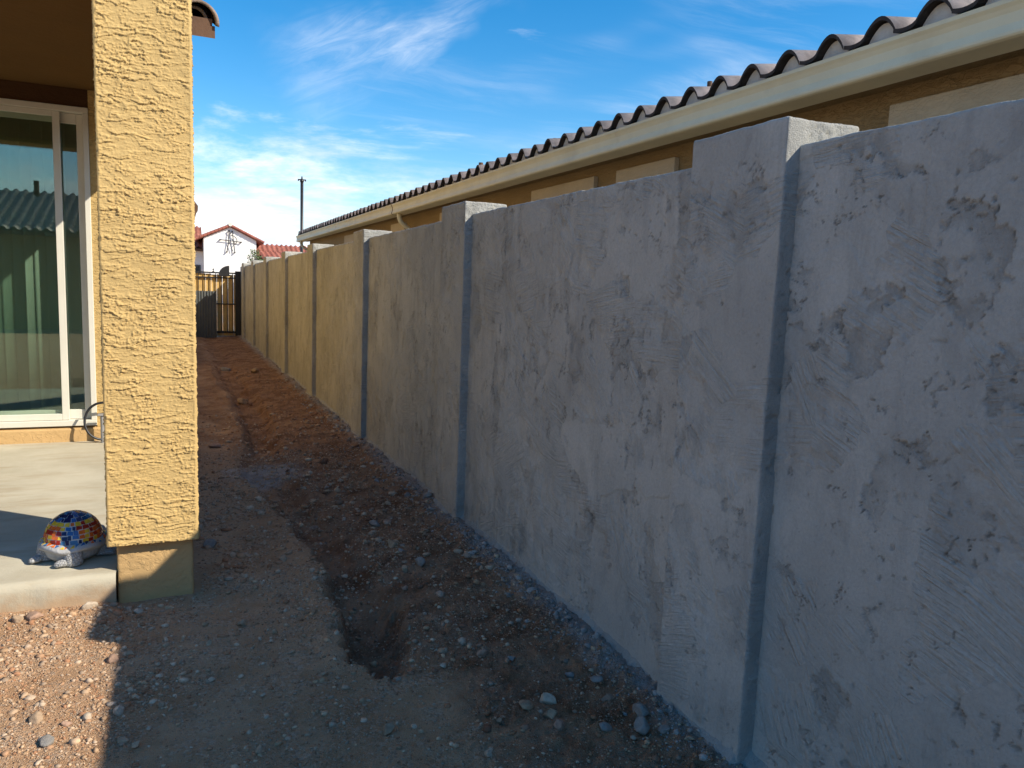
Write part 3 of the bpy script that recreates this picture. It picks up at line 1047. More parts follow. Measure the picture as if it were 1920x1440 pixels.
V = []
na, ne = 48, 16
for j in range(ne + 1):
    e = -0.10 + (math.pi / 2 + 0.10) * j / ne
    for i in range(na):
        V.append(dome(2 * math.pi * i / na, e))
shell = link('shell', np_mesh('shell', np.array(V), grid_faces(ne + 1, na, wrap=True)), 'grout', tur)
BL = ['tile_navy', 'tile_blue', 'tile_sky', 'tile_blue', 'tile_navy']
HOT = ['tile_red', 'tile_orange', 'tile_yellow', 'tile_orange', 'tile_red', 'tile_yellow']
ering = [0.02, 0.19, 0.36, 0.53, 0.70, 0.88, 1.07, 1.28, 1.47]
rt = random.Random(3)
for j in range(len(ering) - 1):
    e0, e1 = ering[j], ering[j + 1]
    cnt = max(4, int(round(2 * math.pi * math.cos((e0 + e1) / 2) * 0.128 / 0.0245)))
    cuts = sorted((i + rt.uniform(-0.27, 0.27) + 0.5 * (j % 2)) / cnt * 2 * math.pi for i in range(cnt))
    for i in range(cnt):
        a0, a1 = cuts[i], cuts[(i + 1) % cnt] + (2 * math.pi if i == cnt - 1 else 0)
        ja = [rt.uniform(-0.022, 0.022) for _ in range(4)]
        je = [rt.uniform(-0.022, 0.022) for _ in range(4)]
        g = 0.0018
        da = g / (0.128 * max(0.15, math.cos((e0 + e1) / 2)))
        de = g / 0.135
        cs = [(a0 + da + ja[0], e0 + de + je[0]), (a1 - da + ja[1], e0 + de + je[1]), (a1 - da + ja[2], e1 - de + je[2]), (a0 + da + ja[3], e1 - de + je[3])]
        am = (a0 + a1) / 2 + math.pi / 2 - 0.06      # 0 = towards the camera
        am = (am + math.pi) % (2 * math.pi) - math.pi
        em = (e0 + e1) / 2
        petal = abs(((am + 0.0) / 1.25) - round(am / 1.25)) * 1.25
        if em < 0.72 and abs(am) < 0.36 - 0.16 * em:
            mt = rt.choice(BL)
        elif em < 0.86 and abs(am) < 1.32:
            mt = rt.choice(HOT)
        elif em < 0.72 and petal < 0.3:
            mt = rt.choice(HOT)
        else:
            mt = rt.choice(['tile_navy', 'tile_navy', 'tile_blue'])
        b = MB()
        mid_ = [dome(a, e, 1.022) for a, e in cs]
        low = [dome(a, e, 0.99) for a, e in cs]
        b.add(mid_ + low, [(0, 1, 2, 3), (4, 5, 1, 0), (5, 6, 2, 1), (6, 7, 3, 2), (7, 4, 0, 3)])
        b.build('mosaic_tile', mt, shell)
# flared rim with its own row of small mosaic
V = []
prof = [(0.90, 0.100), (1.0, 0.103), (1.14, 0.092), (1.20, 0.083), (1.205, 0.075), (1.15, 0.066), (1.04, 0.060), (1.00, 0.048), (0.97, 0.032), (0.88, 0.018), (0.5, 0.012)]
for (k, z_) in prof:
    for i in range(64):
        a = 2 * math.pi * i / 64
        wv = 0.006 * math.sin(a * 5 + 0.6) * (1 if 1.0 < k else 0)
        V.append((TX + RX * k * math.cos(a), TYY + RY * k * math.sin(a), TZ + z_ + wv))
body = link('body', np_mesh('body', np.array(V), grid_faces(len(prof), 64, wrap=True, flip=True)), 'turtle_cement', tur)
for i in range(40):
    a0 = 2 * math.pi * (i + 0.12) / 40
    a1 = 2 * math.pi * (i + 0.88) / 40
    if -3.0 < ((a0 + math.pi) % (2 * math.pi) - math.pi) < 0.3 or True:
        def rp(a, k, z_):
            return (TX + RX * k * math.cos(a), TYY + RY * k * math.sin(a), TZ + z_ + 0.006 * math.sin(a * 5 + 0.6))
        b = MB()
        q = [rp(a0, 1.04, 0.1025), rp(a1, 1.04, 0.1025)]
        r_ = [rp(a0, 1.14, 0.0955), rp(a1, 1.14, 0.0955)]
        tri_ = [q[0], q[1], r_[0]] if i % 2 else [q[1], r_[1], r_[0]]
        lowt = [(p_[0], p_[1], p_[2] - 0.006) for p_ in tri_]
        b.add(tri_ + lowt, [(0, 1, 2), (0, 3, 4, 1), (1, 4, 5, 2), (2, 5, 3, 0)])
        b.build('mosaic_tile', rt.choice(['tile_sky', 'tile_blue', 'tile_orange', 'tile_yellow', 'tile_navy']), body)


def blob(name, ctrl, mat, parent, n=14, scale_bump=0.0, seed=1):
    """smooth limb from a list of (x,y,z,rx,rz) ellipses along a path"""
    vs = []
    path = [Vector(c[:3]) for c in ctrl]
    for i, c in enumerate(ctrl):
        d = (path[min(i + 1, len(path) - 1)] - path[max(i - 1, 0)]).normalized()
        sd_ = d.cross(Vector((0, 0, 1)))
        sd_ = Vector((1, 0, 0)) if sd_.length < 0.2 else sd_.normalized()
        up = sd_.cross(d)
        for k in range(n):
            a = 2 * math.pi * k / n
            vs.append(path[i] + sd_ * (math.cos(a) * c[3]) + up * (math.sin(a) * c[4]))
    fs = []
    for i in range(len(ctrl) - 1):
        for k in range(n):
            fs.append((i * n + k, i * n + (k + 1) % n, (i + 1) * n + (k + 1) % n, (i + 1) * n + k))
    fs += [tuple(range(n - 1, -1, -1)), tuple((len(ctrl) - 1) * n + k for k in range(n))]
    bb = MB()
    bb.add(vs, fs)
    o = bb.build(name, mat, parent, smooth=True)
    s_ = o.modifiers.new('sub', 'SUBSURF')
    s_.levels = 2
    s_.render_levels = 2
    return o


def leg_at(cx, cy, dx, dy):
    """stumpy scaly leg under the rim with a short foot turned along (dx,dy)"""
    P_ = [(0.092, .026, .024), (0.074, .034, .030), (0.050, .040, .035), (0.028, .042, .037), (0.010, .041, .036), (0.002, .034, .030)]
    lg_ = blob('leg', [(TX + cx, TYY + cy, TZ + z_, rx_, ry_) for z_, rx_, ry_ in P_], 'turtle_scales', tur, n=16)
    F_ = [(0.018, .026, .020), (0.040, .027, .018), (0.058, .025, .0155), (0.070, .019, .012), (0.076, .010, .006)]
    blob('foot', [(TX + cx + q_ * dx, TYY + cy + q_ * dy, TZ + 0.003 + h_, w_, h_) for q_, w_, h_ in F_], 'turtle_scales', lg_)


leg_at(0.012, -0.132, -1.0, -0.25)
leg_at(-0.112, -0.02, -0.8, -0.6)
leg_at(0.118, -0.01, 0.8, -0.4)
leg_at(0.02, 0.12, -0.5, 0.8)
blob('head', [(TX + 0.06, TYY + 0.125, TZ + 0.045, .022, .02), (TX + 0.08, TYY + 0.165, TZ + 0.055, .026, .024), (TX + 0.09, TYY + 0.195, TZ + 0.064, .030, .027), (TX + 0.097, TYY + 0.222, TZ + 0.062, .024, .021), (TX + 0.10, TYY + 0.236, TZ + 0.058, .010, .009)], 'turtle_cement', tur)

# ------------------------------------------------------------------ neighbour's house behind the wall
nb = empty('neighbour_house', (3.42, 10, 0))
tag(nb, 'brown stucco neighbour house with tiled eave and cream gutter above the wall', 'house')
XW = 3.42
b = MB()
b.box(XW, XW + 0.2, -4.0, 21.9, -0.1, 2.70).box(XW + 0.2, 12, 21.7, 21.9, -0.1, 2.62).box(XW + 0.2, 12, -4.0, -3.8, -0.1, 2.62)
b.build('wall', 'neighbour_stucco', nb)
b = MB()
b.box(3.27, XW - 0.001, -4.3, 22.2, 2.605, 2.64)
b.build('soffit', 'neighbour_stucco', nb)
b = MB()
b.box(3.2385, 3.27, -4.3, 22.2, 2.60, 2.80)
b.build('fascia', 'gutter_cream', nb)
# K-style gutter
gp = [(3.238, 2.742), (3.238, 2.574), (3.124, 2.588), (3.110, 2.594), (3.104, 2.602), (3.104, 2.614), (3.119, 2.650), (3.1175, 2.692), (3.108, 2.712), (3.097, 2.727), (3.096, 2.745), (3.114, 2.745), (3.114, 2.737),
      (3.122, 2.715), (3.126, 2.69), (3.128, 2.622), (3.134, 2.606), (3.228, 2.602), (3.228, 2.742)]
gut = MB().prism(gp, 'y', -4.3, 11.86).build('gutter', 'gutter_cream', nb)
gut2 = MB().prism(gp, 'y', 11.875, 22.25).build('gutter', 'gutter_cream', nb)
b = MB()
b.prism([(x_ - 0.004 if x_ < 3.15 else x_, z_) for x_, z_ in gp], 'y', 11.855, 11.88)
b.build('gutter_joint', 'fascia_brown', nb)
b = MB()
b.prism([(3.238, 2.742), (3.238, 2.574), (3.124, 2.588), (3.1145, 2.622), (3.1145, 2.690), (3.098, 2.722), (3.098, 2.744)], 'y', 22.25, 22.256)
b.build('gutter_end_cap', 'gutter_cream', nb)
for yd, mt in ((11.62, 'gutter_cream'), (21.75, 'gutter_cream')):
    b = MB()
    b.tube([(3.16, yd, 2.60), (3.16, yd, 2.53), (3.18, yd, 2.475), (3.24, yd, 2.42), (3.32, yd, 2.365), (3.365, yd, 2.33), (3.38, yd, 2.27), (3.38, yd, 1.2), (3.38, yd, 0.1)], 0.036, 10)
    b.build('downspout', mt, nb, smooth=True)
# window surrounds standing proud of the wall, with windows under them
for (ya, yb) in ((1.35, 2.945), (4.80, 5.62), (5.99, 7.29), (9.2, 10.3), (12.1, 12.95), (15.5, 16.9)):
    b = MB()
    b.box(XW - 0.045, XW - 0.001, ya, yb, 2.34, 2.515).box(XW - 0.045, XW - 0.001, ya, ya + 0.15, 1.1, 2.339).box(XW - 0.045, XW - 0.001, yb - 0.15, yb, 1.1, 2.339).box(XW - 0.045, XW - 0.001, ya, yb, 0.95, 1.099)
    wo = b.build('window', 'neighbour_trim', nb, 0.006)
    MB().box(XW - 0.012, XW - 0.002, ya + 0.15, yb - 0.15, 1.1, 2.339).build('pane', 'window_dark', wo)
# roof deck and tiles
NS = 0.19
EX = 3.135


def nroof(x_):
    return 2.772 + (x_ - EX) * NS


b = MB()
b.prism([(3.21, nroof(3.21) - 0.004), (8.6, nroof(8.6)), (14, nroof(8.6) - 5.4 * NS), (14, nroof(8.6) - 5.4 * NS - 0.08), (8.6, nroof(8.6) - 0.08), (3.24, 2.70)], 'y', -4.3, 22.2)
nroof_o = b.build('roof', 'fascia_brown', nb)


def s_tile(length):
    n = 18
    th = 0.020
    sv = np.linspace(0, 1, n + 1)
    prof_ = tile_prof(sv * 0.9999)
    vs = []
    for (dx, lift) in ((0, 0.022), (length, 0.0)):
        for off in (0, -th):
            for i in range(n + 1):
                vs.append((dx, sv[i] * 0.302, dx * NS + lift + prof_[i] + off))
    m1 = n + 1
    fs = []
    for i in range(n):
        fs.append((i + 1, i, 2 * m1 + i, 2 * m1 + i + 1))
        fs.append((m1 + i, m1 + i + 1, 3 * m1 + i + 1, 3 * m1 + i))
        fs.append((i, i + 1, m1 + i + 1, m1 + i))
    fs += [(0, m1, 3 * m1, 2 * m1), (n, 2 * m1 + n, 3 * m1 + n, m1 + n)]
    bb = MB()
    bb.add(vs, fs)
    me_ = bb.mesh('roof_tile', False)
    me_.materials.append(M['roof_tile_brown'])
    me_.materials.append(M['roof_tile_shade_end'])
    for pl in me_.polygons:
        xsv = [me_.vertices[v_].co.x for v_ in pl.vertices]
        if max(xsv) < 0.001 or pl.normal.z < -0.2:
            pl.material_index = 1  # ends and undersides near-black: their shade is put into the colour
        else:
            pl.use_smooth = True
    return me_


tm = s_tile(0.44)
sv = np.linspace(0.03, 0.63, 13)
bsp = [(float(s_ * 0.30), float(2.772 + 0.022 + z_ - 0.022)) for s_, z_ in zip(sv, tile_prof(sv))]
bsp = [(bsp[-1][0], 2.755)] + [(bsp[0][0], 2.755)] + bsp
bb = MB().prism([(y_, z_ - 2.772) for y_, z_ in bsp], 'x', 0.045, 0.07)
bstop = bb.mesh('bird_stop')
bstop.materials.append(M['bird_stop_mortar'])
for r_ in range(3):
    for k in range(78 if r_ else 88):
        y_ = 22.05 - 0.30 * k
        if y_ < -4.3:
            break
        o = link('roof_tile', tm, None, nroof_o)
        o.location = (EX + 0.37 * r_ + rnd.uniform(-.008, .008), y_ - 0.10, 2.772 + 0.37 * r_ * NS + rnd.uniform(-.003, .004))
        o.rotation_euler = (0, rnd.uniform(-.006, .006), rnd.uniform(-.012, .012))
        if r_ == 0:
            o = link('bird_stop', bstop, None, nroof_o)
            o.location = (EX, y_ - 0.10, 2.772)
tile_sheet('tile_slope', 'roof_tile_brown', nroof_o, -4.3, 22.2, EX + 1.11, 8.6, lambda u: nroof(u) + 0.002, 'y')
for (yv, zt, hh) in ((10.9, 3.36, 0.034), (8.45, 3.32, 0.03), (5.53, 3.325, 0.022)):
    b = MB()
    b.tube([(4.2, yv, 2.9), (4.2, yv, zt - 0.06), (4.2, yv, zt)], hh, 12)
    b.tube([(4.2, yv, 3.16), (4.2, yv, 3.20)], [hh * 2.2, hh * 1.2], 12)
    b.build('vent_pipe', 'fascia_brown', nb, smooth=False)

# ------------------------------------------------------------------ gate at the end of the passage
GY = 22.4
gate = empty('side_gate', (0.8, GY, -0.1))
tag(gate, 'black metal side gate with cedar boards closing the end of the passage', 'gate')
gx0, gx1 = 0.06, 1.50
MB().box(gx0, gx1, GY - 0.02, GY + 0.02, 1.62, 1.66).build('rail', 'black_metal', gate)
MB().box(gx0, gx1, GY - 0.02, GY + 0.02, 1.49, 1.525).build('rail', 'black_metal', gate)
MB().box(gx0, gx1, GY - 0.02, GY + 0.02, 0.0, 0.045).build('rail', 'black_metal', gate)
MB().box(gx0, gx1, GY - 0.02, GY + 0.02, 0.78, 0.81).build('rail', 'black_metal', gate)
k = 0
x = gx0 + 0.06
while x < gx1 - 0.03:
    MB().box(x - 0.009, x + 0.009, GY - 0.011, GY + 0.011, 0.046, 1.619).build('picket', 'black_metal', gate)
    x += 0.145
MB().box(gx1 - 0.01, gx1 + 0.135, GY - 0.03, GY + 0.03, -0.15, 1.70).build('post', 'black_metal', gate, 0.006)
MB().box(gx0 - 0.05, gx0 - 0.001, GY - 0.03, GY + 0.03, -0.15, 1.70).build('post', 'black_metal', gate, 0.006)
b = MB()
arc = [(1.05, 1.64), (1.31, 1.60)] + [(1.33 + 0.28 * math.cos(math.radians(q)), 1.585 + 0.26 * math.sin(math.radians(q))) for q in range(88, 176, 8)]
b.prism([(1.335, 1.55)] + [(1.335 + 0.27 * math.cos(math.radians(q)), 1.585 + 0.255 * math.sin(math.radians(q))) for q in range(90, 181, 9)] + [(1.06, 1.55)], 'y', GY - 0.10, GY - 0.05)
b.build('arched_top_plate', 'black_metal', gate)
b = MB()
b.prism([(0.90, 1.66), (0.925, 1.70), (0.905, 1.72), (0.93, 1.76), (0.955, 1.72), (0.935, 1.70), (0.96, 1.66)], 'y', GY - 0.01, GY + 0.01)
b.build('finial', 'black_metal', gate)
x = gx0 - 0.02
k = 0
while x < gx1 - 0.02:
    gap = 0.005 if k < 6 else rnd.choice([0.006, 0.012])
    MB().box(x, x + 0.135, GY + 0.03 + rnd.uniform(0, .006), GY + 0.055, -0.08, 1.60 + rnd.uniform(-.01, .01)).build('board', 'cedar_board', gate, 0.003)
    x += 0.135 + gap
    k += 1
pn = MB()
pts = []
x = 0.02
while x < 0.99:
    pts += [(x, 22.16), (x + 0.030, 22.16), (x + 0.038, 22.135), (x + 0.062, 22.135)]
    x += 0.07
pts = pts + [(p_[0], p_[1] + 0.012) for p_ in reversed(pts)]
pn.prism(pts, 'z', -0.12, 1.14)
tag(pn.build('ribbed_panel', 'ribbed_grey', None), 'grey ribbed panel standing in front of the side gate, half in shadow', 'panel')

# low pale wall end seen in the gate corner / pole / far house
b = MB()
b.tube([(3.80, 26, -0.2), (3.80, 26, 4.70)], 0.048, 14)
b.tube([(3.80, 26, 4.70), (3.80, 26, 4.74), (3.80, 26, 4.80)], [0.062, 0.062, 0.04], 14)
pole = b.build('light_pole', 'black_metal', None, smooth=True)
tag(pole, 'tall thin black pole rising behind the end of the neighbour roof', 'pole')
b = MB()
b.box(3.67, 3.93, 25.97, 26.03, 4.755, 4.79).tube([(3.80, 26, 4.79), (3.80, 26, 4.88)], [0.03, 0.018], 8).box(3.67, 3.70, 25.97, 26.03, 4.73, 4.755).box(3.90, 3.93, 25.97, 26.03, 4.73, 4.755)
b.build('pole_head', 'black_metal', pole)

fh = empty('white_house', (3, 50, 0))
tag(fh, 'distant white stucco house with red tile gable and iron ornament', 'house')
k = 50 / 34.0


def fz(z_):
    return 1.5 + (z_ - 1.5) * k


FY = 50.0
lx, rx, ax = 1.560, 4.570, 3.06
ez, az = fz(3.10), fz(3.60)
b = MB()
b.prism([(lx, -0.3), (rx, -0.3), (rx, ez - 0.0), (ax, az), (lx, ez + 0.02)], 'y', FY, FY + 8)
b.build('gable_wall', 'far_white_stucco', fh)
b = MB()
b.box(-4, lx - 0.002, FY + 1.6, FY + 8, -0.3, 3.2)
b.build('wing_wall', 'far_white_stucco', fh)
b = MB()
b.box(rx + 0.002, 9.5, FY + 0.9, FY + 8, -0.3, 2.86).box(rx + 0.35, 7.5, FY - 2.2, FY + 0.899, -0.3, 2.62)
b.build('wing_wall', 'far_white_stucco', fh)
fr_ = MB()
fr_.prism([(ax, az + 0.10), (rx + 0.42, ez - 0.09), (rx + 0.42, ez - 0.17), (ax, az + 0.01), (lx - 0.40, ez - 0.12), (lx - 0.40, ez - 0.04)], 'y', FY - 0.14, FY + 8)
frr = fr_.build('roof', 'roof_tile_red', fh)
for s_, (xa, za, xb, zb2) in enumerate(((ax, az + 0.10, lx - 0.40, ez - 0.04), (ax, az + 0.10, rx + 0.42, ez - 0.09))):
    n = 9
    for i in range(n):
        f0, f1 = i / n, (i + 1.12) / n
        p0 = (xa + (xb - xa) * f0, FY - 0.13, za + (zb2 - za) * f0 + 0.015)
        p1 = (xa + (xb - xa) * f1, FY - 0.13, za + (zb2 - za) * f1 + 0.005)
        MB().tube([p0, p1], [0.078, 0.098], 10).build('verge_tile', 'roof_tile_red', frr, smooth=False)
MB().tube([(ax, FY - 0.25, az + 0.16), (ax, FY + 8, az + 0.16)], 0.12, 10).build('ridge_tile', 'bird_stop_mortar', frr)


def slopez(u):
    return 2.90 + (u - (FY + 0.55)) * 0.42


tile_sheet('tile_slope', 'roof_tile_red', frr, rx + 0.02, 9.8, FY + 0.55, FY + 2.6, slopez, 'x', pitch=0.30, course=0.38, sub=8)
b = MB()
b.prism([(FY + 0.56, 2.86), (FY + 2.6, slopez(FY + 2.6) - 0.03), (FY + 8, 2.8), (FY + 8, 2.7), (FY + 0.56, 2.79)], 'x', rx + 0.02, 9.8)
b.build('wing_roof', 'roof_tile_red', frr)
tile_sheet('tile_slope', 'roof_tile_red', frr, rx + 0.20, 7.7, FY - 2.45, FY + 0.6, lambda u: 2.62 + (u - (FY - 2.45)) * 0.20, 'x', sub=8)
tile_sheet('tile_slope', 'roof_tile_red', frr, -4.2, lx - 0.02, FY + 1.2, FY + 4.5, lambda u: 3.28 + (u - FY - 1.2) * 0.44, 'x', sub=8)
b = MB()
b.prism([(FY + 1.2, 3.25), (FY + 4.5, 3.25 + 3.3 * 0.44), (FY + 8, 3.2), (FY + 8, 3.1), (FY + 1.2, 3.10)], 'x', -4.2, lx - 0.02)
b.build('wing_roof', 'fascia_brown', frr)
wv = MB().box(0.80, 1.42, FY + 1.56, FY + 1.599, 0.9, 2.26).build('window', 'grey_window_frame', fh)
MB().box(0.88, 1.34, FY + 1.545, FY + 1.559, 0.98, 2.18).build('pane', 'window_dark', wv)

# iron ornament on the gable
orn = empty('iron_ornament', (ax, FY - 0.12, 3.6))
tag(orn, 'wrought iron rod ornament on the white gable of the far house', 'ornament')


def opx(px_, py_):
    """point of the ornament plane from its drawing coordinates"""
    return (1.56 + (px_ - 382.0) * 0.03075, FY - 0.13, 4.86 - (py_ - 420.5) * 0.0345)


def rods(name, pts_, r=0.024):
    return MB().tube([opx(*p_) for p_ in pts_], r, 8).build(name, 'black_metal', orn, smooth=True)


rods('rod', [(428.6, 434.7), (427.8, 446), (427.4, 455), (424.3, 471.5)])
rods('rod', [(434.5, 435.6), (436.2, 450), (439, 472)])
rods('rod', [(428.6, 434.7), (431.5, 440), (434.5, 435.6)], 0.018)
rods('rod', [(411.8, 451), (430, 452), (451, 453.6)])
rods('rod', [(427.6, 452), (430.2, 458), (432.5, 463.5), (435, 470)], 0.018)
rods('arc', [(431 + 11.5 * math.sin(q) * 1.05, 451.5 - 9.0 * math.cos(q)) for q in [0.05 + 0.3 * i for i in range(9)]], 0.02)
for p_ in ((428.6, 434.7), (434.5, 435.6), (424.3, 471.5), (439, 472), (411.8, 451), (451, 453.6)):
    c_ = opx(*p_)
    MB().tube([(c_[0], c_[1] - 0.03, c_[2]), (c_[0], FY - 0.001, c_[2])], 0.042, 8).build('standoff', 'black_metal', orn, smooth=False)

# slim sapling showing over the far end of the wall
tr = empty('young_tree', (3.95, 44, -0.1))
tag(tr, 'small leafy sapling showing above the far end of the wall', 'tree')
b = MB()
b.tube([(3.95, 44, -0.2), (3.93, 44, 1.6), (3.98, 44.05, 2.6), (3.94, 44, 3.0)], [0.05, 0.04, 0.025, 0.012], 7)
for q in range(7):
    a = q * 0.9
    b.tube([(3.95, 44, 1.9 + q * 0.13), (3.95 + 0.35 * math.cos(a), 44 + 0.35 * math.sin(a), 2.25 + q * 0.13)], [0.016, 0.006], 5)
b.build('trunk', 'bark', tr)
b = MB()
for q in range(420):
    a = rnd.uniform(0, 6.28)
    r0 = 0.42 * math.sqrt(rnd.random())
    z_ = rnd.uniform(2.0, 3.12)
    r0 *= 1.0 if z_ < 2.8 else 0.6
    c_ = Vector((3.95 + r0 * math.cos(a), 44 + r0 * math.sin(a), z_))
    d1 = Vector((rnd.uniform(-1, 1), rnd.uniform(-1, 1), rnd.uniform(-1, 1))).normalized()
    d2 = d1.orthogonal().normalized()
    b.add([c_ - d1 * 0.06, c_ + d2 * 0.028, c_ + d1 * 0.06, c_ - d2 * 0.028], [(0, 1, 2, 3)])
b.build('crown', 'leaf', tr)

# house and wall behind the camera, seen only in the door glass
bh = empty('rear_house', (-4, -15, 0))
tag(bh, 'neighbouring house behind the yard mirrored in the door glass', 'house')
MB().box(-16, 9, -20, -15.5, -0.1, 2.75).build('wall', 'neighbour_stucco', bh)
b = MB()
b.prism([(-15.0, 2.75), (-19.5, 4.35), (-24, 2.75), (-24, 2.65), (-15.0, 2.65)], 'x', -16.4, 9.4)
bro = b.build('roof', 'fascia_brown', bh)
tile_sheet('tile_slope', 'roof_tile_brown', bro, -16.4, 9.4, -15.0, -19.5, lambda u: 2.77 + (-15.0 - u) * 0.3556, 'x', sub=8)
MB().tube([(-4.6, -19.0, 4.0), (-4.6, -19.0, 4.75)], 0.09, 10).build('vent_pipe', 'fascia_brown', bh)
rw = MB().box(-14, 1.5, -9.2, -9.0, -0.2, 1.85).build('rear_wall', 'neighbour_stucco', None, 0.01)
tag(rw, 'plain tan yard wall behind the viewer mirrored in the door glass', 'wall')

# ------------------------------------------------------------------ stones
def ico(sub):
    import bmesh
    bm = bmesh.new()
    bmesh.ops.create_icosphere(bm, subdivisions=sub, radius=1)
    V_ = np.array([v.co[:] for v in bm.verts])
    F_ = np.array([[v.index for v in f.verts] for f in bm.faces])
    bm.free()
    return V_, F_


I1, I1F = ico(1)
OC = np.array([(1, 0, 0), (0, 1, 0), (-1, 0, 0), (0, -1, 0), (0, 0, 1), (0, 0, -1)], float)
OCF = np.array([(0, 1, 4), (1, 2, 4), (2, 3, 4), (3, 0, 4), (1, 0, 5), (2, 1, 5), (3, 2, 5), (0, 3, 5)])
I3, I3F = ico(3)
rs = np.random.RandomState(5)


def rock_mesh(seed, sx, sy, sz):
    V_ = I3.copy()
    r = np.random.RandomState(seed)
    for _ in range(13):                      # knock flat facets off
        d = r.normal(size=3)
        d /= np.linalg.norm(d)
        lim = r.uniform(0.48, 0.86)
        q = V_ @ d
        V_ = V_ - np.outer(np.maximum(q - lim, 0) * 0.97, d)
    V_ = V_ * (1 + 0.10 * fbm(V_[:, 0] * 2 + seed, V_[:, 1] * 2 + V_[:, 2], 3, seed))[:, None]
    V_ = V_ * np.array([sx, sy, sz])
    return np_mesh('rock', V_, I3F, True)


# (x, y, half-size m, material, label)
ROCKS = [
    (0.512, 4.111, .036, 'tan', 'round tan stone alone on the smooth path left of the trench'),
    (1.112, 4.520, .044, 'cement', 'flat blue-grey cement chunk at the top of the rubble row'),
    (1.199, 4.527, .036, 'rose', 'rounded brown stone right beside the flat blue-grey cement chunk'),
    (1.115, 4.118, .042, 'tan', 'flat oval tan stone in the middle of the rubble row'),
    (1.140, 4.010, .026, 'cement', 'small grey chip touching the flat oval tan stone'),
    (1.085, 3.750, .032, 'tan', 'tan stone just left of the large broken cement lump'),
    (1.186, 3.793, .046, 'cement', 'large broken blue-grey cement lump right of the trench'),
    (0.735, 2.980, .036, 'tan', 'pale tan stone lying in the bottom of the pit'),
    (1.018, 3.502, .022, 'rose', 'small reddish stone on the bank below the cement lump'),
    (0.987, 2.821, .028, 'tan', 'tan stone on the right rim of the pit'),
    (0.948, 2.700, .017, 'pale', 'small pale pebble at the near right corner of the pit'),
    (0.634, 2.352, .032, 'tan', 'rounded tan stone below the near end of the pit'),
    (1.123, 2.296, .036, 'tan', 'left stone of the tan trio near the bottom edge'),
    (1.212, 2.300, .036, 'pale', 'upper pale stone of the trio near the bottom edge'),
    (1.182, 2.215, .036, 'tan', 'flat lower stone of the trio near the bottom edge'),
    (1.181, 2.135, .030, 'rose', 'dark brown stone half buried below the stone trio'),
    (0.999, 2.250, .018, 'tan', 'small round stone left of the stone trio'),
    (1.316, 2.065, .030, 'cement', 'pointed grey stone between the trio and the wall'),
    (1.208, 2.615, .022, 'cement', 'small grey flat chip in the dark red soil'),
    (1.452, 3.216, .028, 'cement', 'light grey chip at the footing of the second wall panel'),
    (1.455, 2.358, .026, 'cement', 'oval grey chunk against the footing before the first pilaster'),
    (1.482, 2.097, .044, 'cement', 'biggest grey mortar lump at the foot of the first pilaster'),
    (1.430, 2.011, .044, 'cement', 'grey mortar lump in front of the biggest lump by the pilaster'),
    (1.490, 1.975, .030, 'cement', 'round grey mortar lump nearest the first pilaster'),
    (1.430, 2.234, .034, 'rose', 'brown stone resting against the wall footing'),
    (0.225, 2.370, .026, 'tan', 'tan stone alone on the shaded path at the bottom edge'),
    (1.120, 2.703, .028, 'rose', 'brown stone in the dug soil right of the pit'),
    (0.898, 2.085, .020, 'pale', 'small pale stone at the bottom edge below the trench'),
    (0.780, 10.375, .10, 'tan', 'large tan stone far along the trench'),
    (0.784, 14.330, .11, 'cement', 'farthest grey stone in the trench near the gate'),
    (1.187, 13.283, .09, 'tan', 'far stone on the red bank beside the wall'),
    (0.852, 5.231, .036, 'tan', 'tan stone beside the trench below the cement spill'),
    (0.781, 4.768, .038, 'rose', 'brown stone in the shallow part of the trench'),
    (0.977, 5.397, .030, 'tan', 'flat stone right of the trench near the cement spill'),
    (1.394, 5.147, .040, 'pale', 'pale stone close to the wall below the second pilaster'),
    (0.150, 4.439, .052, 'cement', 'grey broken stone beside the foot of the column'),
    (0.300, 7.214, .060, 'rose', 'dark stone at the passage edge beyond the column'),
    (-0.373, 3.690, .038, 'pale', 'bright white stone propped against the patio slab edge'),
    (-0.243, 3.183, .030, 'rose', 'brown stone on the shadow edge before the column'),
    (-0.190, 3.205, .024, 'tan', 'smaller stone just right of the one on the shadow edge'),
    (-0.181, 3.637, .026, 'pale', 'pale flat stone in shade before the column foot'),
    (0.240, 3.326, .032, 'tan', 'flat oval stone in shade between column and pit'),
    (-0.453, 2.810, .030, 'tan', 'broad tan stone in the sunlit gravel'),
    (-0.403, 2.657, .034, 'cement', 'dark-sided grey stone in the sunlit gravel near the bottom'),
    (-0.360, 2.752, .022, 'rose', 'pinkish stone above the grey stone in sunlit gravel'),
    (-0.296, 2.770, .022, 'pale', 'light stone by the shadow line in the sunlit gravel'),
    (-0.069, 2.762, .026, 'tan', 'long flat stone in the shaded gravel'),
    (0.100, 3.179, .020, 'tan', 'small stone in shade left of the flat oval stone'),
    (-0.203, 2.771, .028, 'pale', 'cracked pale stone just inside the shadow'),
    (-0.578, 3.660, .046, 'rose', 'largest pinkish stone lying along the slab edge'),
    (-0.640, 3.640, .030, 'tan', 'tan stone left of the pinkish one along the slab edge'),
    (-0.181, 2.587, .022, 'tan', 'left stone of the dim pair in the shaded gravel'),
    (-0.140, 2.540, .022, 'tan', 'right stone of the dim pair in the shaded gravel'),
]
